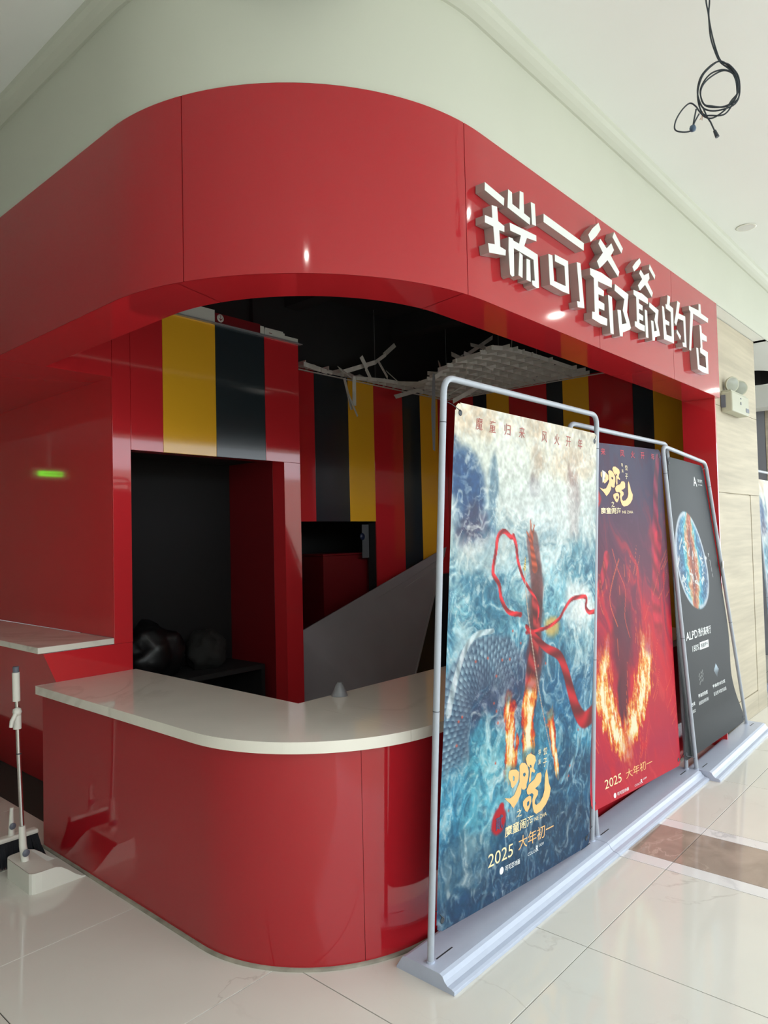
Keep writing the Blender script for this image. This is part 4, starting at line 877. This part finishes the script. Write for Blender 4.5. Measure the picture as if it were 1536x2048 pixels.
class Poster:
    def __init__(s, stand, corners, art, label, warp=None, two=None):
        s.c = [Vector(c) for c in corners]; s.warp = warp; s.nrm = -((s.c[1] - s.c[0]).cross(s.c[2] - s.c[0])).normalized()
        if s.nrm.y > 0: s.nrm = -s.nrm
        nv, nu = art.u.shape; vs = []; ph = len(label) * .7
        s.ph = ph
        P = [s.at(art.u[j, i], art.v[j, i]) for j in range(nv) for i in range(nu)]
        fs = [(j * nu + i, (j + 1) * nu + i, (j + 1) * nu + i + 1, j * nu + i + 1) for j in range(nv - 1) for i in range(nu - 1)]
        # rounded corners at the top, as cut
        def keep(f):
            j, i = divmod(f[0], nu); a = min(i, nu - 2 - i) / nu * 1.12; b = min(j, nv - 2 - j) / nv * 1.8; r = .028
            return not (a < r and b < r and math.hypot(r - a, r - b) > r)
        fs = [f for f in fs if keep(f)]
        me = bpy.data.meshes.new('poster'); me.from_pydata(P, [], fs); me.materials.append(M['print']); me.polygons.foreach_set('use_smooth', [True] * len(fs))
        ca = me.color_attributes.new('print', 'FLOAT_COLOR', 'POINT'); lc_ = art.to_linear().reshape(-1, 3); buf = np.ones((len(lc_), 4), np.float32); buf[:, :3] = lc_; ca.data.foreach_set('color', buf.ravel()); me.update()
        s.o = link('poster', me, stand); s.o['label'] = label
        # white reverse of the film, same outline, coarser
        ku, kv = 24, 60; B = [s.at(.004 + .992 * i / ku, .004 + .992 * j / kv) - s.nrm * .0012 for j in range(kv + 1) for i in range(ku + 1)]
        mb = MB().add(B, [(j * (ku + 1) + i, j * (ku + 1) + i + 1, (j + 1) * (ku + 1) + i + 1, (j + 1) * (ku + 1) + i) for j in range(kv) for i in range(ku) if not ((i in (0, ku - 1)) and (j in (0, kv - 1)))], 0, True)
        o = link('film_back', mb.mesh('film_back', M['back']), s.o); o['label'] = 'white reverse side of the film'
        for (a, b) in ((.028, .020), (.972, .020), (.028, .980), (.972, .980)):
            p = s.at(a, b); e = MB(); e.lathe([(.0055, .0006), (.0095, .0018), (.0115, .0004), (.0095, -.0002)], p, 'y', 16); link('eyelet', e.mesh('eyelet', M['ring']), s.o)
    def at(s, u, v):
        c = s.c; w = math.sin(u * 5.2 + s.ph + v * 2) * .0025 + math.sin(v * 9 + s.ph) * .0018
        if s.warp: u, v, dz = s.warp(u, v)
        else: dz = 0
        p = (c[0] * (1 - u) + c[1] * u) * (1 - v) + (c[2] * (1 - u) + c[3] * u) * v
        return p + s.nrm * (w + dz)
    def text(s, body, u0, u1, v0, v1, ink, bold=0.0, slant=0.0):
        vs, fs = glyphs(body, bold); P = []
        for x, y in vs:
            u = u0 + (u1 - u0) * x + slant * y; v = v1 + (v0 - v1) * y; P.append(s.at(u, v) + s.nrm * .0012)
        me = bpy.data.meshes.new('lettering'); me.from_pydata(P, [], fs); me.materials.append(INK[ink]); me.update()
        o = link('lettering', me, s.o); return o
    def shape(s, pts, ink, nm='printed_mark'):
        me = bpy.data.meshes.new(nm); me.from_pydata([s.at(u, v) + s.nrm * .001 for u, v in pts], [], [tuple(range(len(pts)))]); me.materials.append(INK[ink]); me.update(); return link(nm, me, s.o)

def stand_base(st, x0, x1, yf, yb, rot=0.0):
    d = yb - yf
    pf = [(yf, 0), (yf, .012), (yf + .010, .017), (yf + .026, .020), (yf + .038, .030), (yf + .046, .044), (yf + .058, .0495), (yf + .072, .050), (yb - .040, .050), (yb - .028, .047), (yb, .006), (yb, 0)]
    m = MB(); n = len(pf); v = [(x, y + (x - x0) * rot, z) for x in (x0, x1) for y, z in pf]
    m.add(v, [(i, n + i, n + (i + 1) % n, (i + 1) % n) for i in range(n)], 0, False); m.add(v[:n], [tuple(range(n))]); m.add(v[n:], [tuple(range(n))[::-1]])
    part('base', m, M['base'], st, 'silver grey moulded base', bevel=.0015)
    for x in (x0 + .10, x1 - .10):
        yy = yf + .11 + (x - x0) * rot; part('slot', MB().box(x - .045, x + .045, yy, yy + .005, .0495, .0508), M['ring'], st)
def stand_frame(st, FL, FR, TLc, TRc, seams=(.92, .42)):
    FL, FR, A, B = map(Vector, (FL, FR, TLc, TRc)); rad = .055; pts = [FL]
    def corner(p, a, b):
        da = (a - p).normalized() * rad; db = (b - p).normalized() * rad; q = []
        for i in range(9):
            t = i / 8; q.append((p + da) * (1 - t) ** 2 + p * 2 * t * (1 - t) + (p + db) * t * t)
        return q
    pts += corner(A, FL, B) + corner(B, A, FR) + [FR]
    part('tube_frame', MB().tube(pts, .0115, 14), M['tube'], st, 'pale grey tube frame')
    for a, b in ((FL, A), (FR, B)):
        for t in seams:
            p = a + (b - a) * t; dd = (b - a).normalized(); part('tube_joint', MB().tube([p - dd * .0012, p + dd * .0012], .0122, 14), M['ring'], st)
        p = a + (b - a) * .9; part('foot_socket', MB().tube([a - Vector((0, 0, .004)), a + (b - a).normalized() * .006], .0145, 14), M['base'], st)
def clip_(st, p, s=1):
    p = Vector(p); part('corner_clip', MB().add([p + Vector((0, -.013, .03)), p + Vector((s * .035, -.013, .022)), p + Vector((s * .02, -.013, -.012)), p + Vector((0, -.013, -.03)), p + Vector((0, -.010, .03)), p + Vector((s * .035, -.010, .022)), p + Vector((s * .02, -.010, -.012)), p + Vector((0, -.010, -.03))], [(0, 1, 2, 3), (7, 6, 5, 4), (0, 4, 5, 1), (1, 5, 6, 2), (2, 6, 7, 3)]), M['grid'], st)
def tie(st, a, b): part('corner_tie', MB().tube([a, (Vector(a) + Vector(b)) / 2 + Vector((0, 0, .004)), b], .0015, 5), M['ring'], st)
BRUSH = [[[(0.375,0.751),(0.390,0.750),(0.420,0.753),(0.439,0.761),(0.437,0.775),(0.420,0.783),(0.408,0.787),(0.398,0.789),(0.390,0.784),(0.384,0.773),(0.372,0.765),(0.372,0.757)], [(0.400,0.763),(0.410,0.767),(0.409,0.775),(0.403,0.775),(0.399,0.769)]],
  [[(0.440,0.748),(0.455,0.743),(0.476,0.746),(0.493,0.754),(0.503,0.767),(0.501,0.780),(0.491,0.792),(0.491,0.800),(0.476,0.802),(0.460,0.799),(0.457,0.794),(0.455,0.807),(0.436,0.820),(0.409,0.831),(0.399,0.826),(0.386,0.818),(0.366,0.810),(0.353,0.803),(0.385,0.808),(0.410,0.805),(0.424,0.796),(0.443,0.782),(0.442,0.773),(0.443,0.764),(0.442,0.756)], [(0.465,0.767),(0.478,0.766),(0.484,0.771),(0.476,0.775),(0.467,0.772)]],
  [[(0.481,0.738),(0.491,0.731),(0.512,0.730),(0.545,0.739),(0.551,0.749),(0.541,0.757),(0.536,0.764),(0.548,0.771),(0.543,0.775),(0.526,0.770),(0.521,0.774),(0.520,0.789),(0.508,0.792),(0.507,0.784),(0.511,0.775),(0.511,0.760),(0.495,0.754),(0.487,0.747)], [(0.508,0.754),(0.519,0.755),(0.523,0.761),(0.514,0.761)]],
  [[(0.492,0.805),(0.507,0.795),(0.544,0.789),(0.561,0.779),(0.587,0.779),(0.595,0.786),(0.592,0.800),(0.573,0.806),(0.551,0.809),(0.573,0.817),(0.572,0.825),(0.553,0.833),(0.551,0.841),(0.562,0.846),(0.587,0.844),(0.609,0.834),(0.619,0.822),(0.620,0.805),(0.622,0.788),(0.631,0.777),(0.642,0.792),(0.651,0.810),(0.666,0.824),(0.658,0.840),(0.633,0.854),(0.600,0.863),(0.564,0.865),(0.547,0.859),(0.537,0.846),(0.533,0.832),(0.541,0.821),(0.530,0.816),(0.509,0.817),(0.498,0.814)]],
  [[(0.470,0.826),(0.488,0.821),(0.512,0.819),(0.525,0.823),(0.526,0.834),(0.514,0.846),(0.501,0.852),(0.488,0.848),(0.471,0.835)], [(0.499,0.831),(0.512,0.830),(0.513,0.837),(0.503,0.841),(0.497,0.837)]]]
def brush_title(p, map_uv):
    from mathutils.geometry import tessellate_polygon
    for loops in BRUSH:
        L = [[Vector((a, b, 0)) for a, b in l] for l in loops]; tris = tessellate_polygon(L); pts = [q for l in L for q in l]
        P = [p.at(*map_uv(q.x, q.y)) + p.nrm * .0013 for q in pts]
        me = bpy.data.meshes.new('lettering'); me.from_pydata(P, [], [tuple(t) for t in tris]); me.materials.append(INK['gold']); me.update(); link('lettering', me, p.o)
def common_text(p, title, seal, mt, yr, dn, kk, co, dy, zhi, nz, gap=0):
    brush_title(p, title)
    p.text('貳', *seal, 'navy', .01); p.text('魔童闹海', *mt, 'cream', .012); p.text('之', *zhi, 'cream', .01); p.text('NE ZHA', *nz, 'cream', .0)
    p.text('2025', *yr, 'cream', .0); p.text('大年初一', *dn, 'gold', .0); p.text('可可豆动画', *kk, 'white', .01)
    u0, u1, v0, v1 = co; w = u1 - u0; h = v1 - v0
    p.text('COLO', u0, u0 + w * .46, v0 + h * .5, v1, 'white'); p.text('R', u0 + w * .50, u0 + w * .66, v0, v1, 'white', .02); p.text('OOM', u0 + w * .70, u1, v0, v0 + h * .45, 'white')
    for t, (a, b, c, d) in zip('导演饺子', dy): p.text(t, a, b, c, d, 'cream')
    cu, cv = kk[0] - .022, (kk[2] + kk[3]) / 2; p.shape([(cu + .012 * math.cos(a), cv + .0075 * math.sin(a)) for a in np.linspace(0, 2 * math.pi, 17)[:-1]], 'white')

# ---- stand 1: the sea picture
s1 = thing('banner_stand', 'banner stand with stormy blue sea poster, in front of the counter curve', 'banner stand', (2.48, 1.51, 0), 'tube-framed banner stands')
stand_base(s1, 1.853, 3.105, 1.392, 1.634)
stand_frame(s1, (1.883, 1.51, .05), (3.085, 1.51, .05), (1.962, 1.452, 2.008), (3.152, 1.452, 2.008))
p1 = Poster(s1, [(2.026, 1.45, 1.931), (3.150, 1.45, 1.919), (1.894, 1.49, .141), (3.023, 1.49, .056)], art_waves(), 'poster of stormy blue waves, red ribbon and flames')
for t, u in zip('魔童归来风火开年', (.135, .215, .307, .40, .557, .651, .742, .841)): p1.text(t, u - .019, u + .019, .022, .047, 'rust')
common_text(p1, lambda a, b: (a, b), (.302, .346, .833, .862), (.358, .545, .862, .884), (.263, .412, .902, .928), (.447, .695, .896, .924), (.366, .458, .941, .952), (.511, .622, .933, .946),
            [(.567, .585, .729, .740), (.567, .585, .750, .761), (.604, .632, .728, .745), (.604, .632, .752, .770)], (.430, .464, .838, .854), (.553, .64, .871, .879))
clip_(s1, (3.165, 1.452, 1.72)); tie(s1, (3.14, 1.452, 1.915), (3.118, 1.448, 1.893)); tie(s1, (1.962, 1.46, 1.93), (2.056, 1.45, 1.90)); tie(s1, (1.893, 1.50, .22), (1.93, 1.485, .18)); tie(s1, (3.085, 1.505, .12), (2.99, 1.487, .10))
# ---- stand 2: the fire picture
s2 = thing('banner_stand', 'banner stand with red fire poster, between the sea poster and the charcoal one', 'banner stand', (3.74, 1.51, 0), 'tube-framed banner stands')
stand_base(s2, 3.108, 4.362, 1.392, 1.634)
stand_frame(s2, (3.145, 1.514, .05), (4.344, 1.514, .05), (2.965, 1.50, 1.958), (4.172, 1.50, 1.958))
p2 = Poster(s2, [(2.925, 1.505, 1.885), (4.079, 1.50, 1.918), (3.069, 1.50, .184), (4.219, 1.50, .107)], art_fire(), 'poster of red and purple flames with a bright burst')
for t, u in zip('魔童归来风火开年', (.05, .14, .235, .342, .533, .647, .761, .888)): p2.text(t, u - .021, u + .021, .014, .034, 'red')
common_text(p2, lambda a, b: (.276 + (a - .345) * 1.06, .052 + (b - .716) * .85), (.225, .268, .143, .168), (.278, .478, .182, .200), (.13, .29, .932, .957), (.337, .636, .931, .957), (.237, .354, .981, .991), (.42, .557, .979, .991),
            [(.514, .532, .053, .063), (.514, .532, .070, .080), (.552, .580, .057, .073), (.548, .576, .082, .098)], (.385, .415, .164, .180), (.49, .605, .191, .199))
clip_(s2, (4.20, 1.50, 1.58)); clip_(s2, (4.23, 1.50, 1.15)); tie(s2, (4.172, 1.50, 1.90), (4.05, 1.498, 1.88)); tie(s2, (4.34, 1.51, .16), (4.20, 1.498, .14))
# ---- stand 3: the charcoal picture
s3 = thing('banner_stand', 'banner stand with charcoal poster showing a blue and orange oval, beside the stone wall', 'banner stand', (5.0, 1.49, 0), 'tube-framed banner stands')
stand_base(s3, 4.372, 5.690, 1.335, 1.545, .025)
stand_frame(s3, (4.376, 1.467, .05), (5.593, 1.514, .05), (3.98, 1.455, 1.93), (4.745, 1.468, 1.882))
def warp3(u, v):
    k = .10 * math.exp(-((v - .80) / .13) ** 2); du = -k * u ** 3 + .05 * math.exp(-((v - .85) / .12) ** 2) * (1 - u) ** 3
    return u + du, v, .035 * sst(.88, 1.0, v) * u * (1.3 - u)
def sst(a, b, x):
    t = min(1, max(0, (x - a) / (b - a))); return t * t * (3 - 2 * t)
p3 = Poster(s3, [(4.116, 1.478, 1.881), (4.743, 1.485, 1.864), (4.215, 1.487, 0.124), (5.492, 1.505, 0.099)], art_ellipse(), 'charcoal poster with a blue and orange oval and white lettering', warp3)
p3.text('ALPD', .150, .365, .583, .611, 'white', .01); p3.text('激光高亮厅', .380, .640, .581, .611, 'white', .012)
p3.text('180%', .245, .372, .634, .655, 'white', 0); p3.shape([(.385, .657), (.557, .657), (.562, .631), (.390, .631)], 'white'); 
vs_ = p3.text('亮度提升', .402, .545, .636, .652, 'dark', .01); vs_.location = (0, -.0008, 0)
p3.text('A', .635, .735, .047, .080, 'white', .01); p3.text('激光影厅', .775, .915, .052, .063, 'white'); p3.text('LASER', .775, .895, .070, .074, 'white')
p3.text('更高的对比度', .545, .818, .799, .812, 'white', .012); p3.text('呈现更丰富的画面', .548, .815, .828, .842, 'white'); p3.text('更高的亮度', .258, .440, .806, .820, 'white', .012); p3.text('画面更加明亮清晰', .258, .440, .832, .845, 'white')
p3.text('更广色域', .060, .188, .823, .836, 'white', .01); p3.text('色彩更真实', .060, .188, .848, .860, 'white')
clip_(s3, (5.03, 1.484, 1.22)); tie(s3, (4.745, 1.468, 1.85), (4.66, 1.462, 1.83)); tie(s3, (5.58, 1.515, .11), (5.45, 1.497, .125)); tie(s3, (4.37, 1.465, .11), (4.2, 1.46, .17))
# ---- stand 4, only a sliver of it shows past the stone wall
s4 = thing('banner_stand', 'banner stand half hidden past the corner of the stone wall', 'banner stand', (7.7, 1.70, 0), 'tube-framed banner stands')
stand_base(s4, 7.02, 8.30, 1.56, 1.78)
stand_frame(s4, (7.14, 1.67, .05), (8.26, 1.67, .05), (6.63, 1.66, 1.95), (7.8, 1.66, 1.95))
A4 = art_waves(40, 70); p4 = Poster(s4, [(6.68, 1.665, 1.88), (7.76, 1.665, 1.88), (7.05, 1.67, .12), (8.15, 1.67, .12)], A4, 'blue and white poster with red streaks')
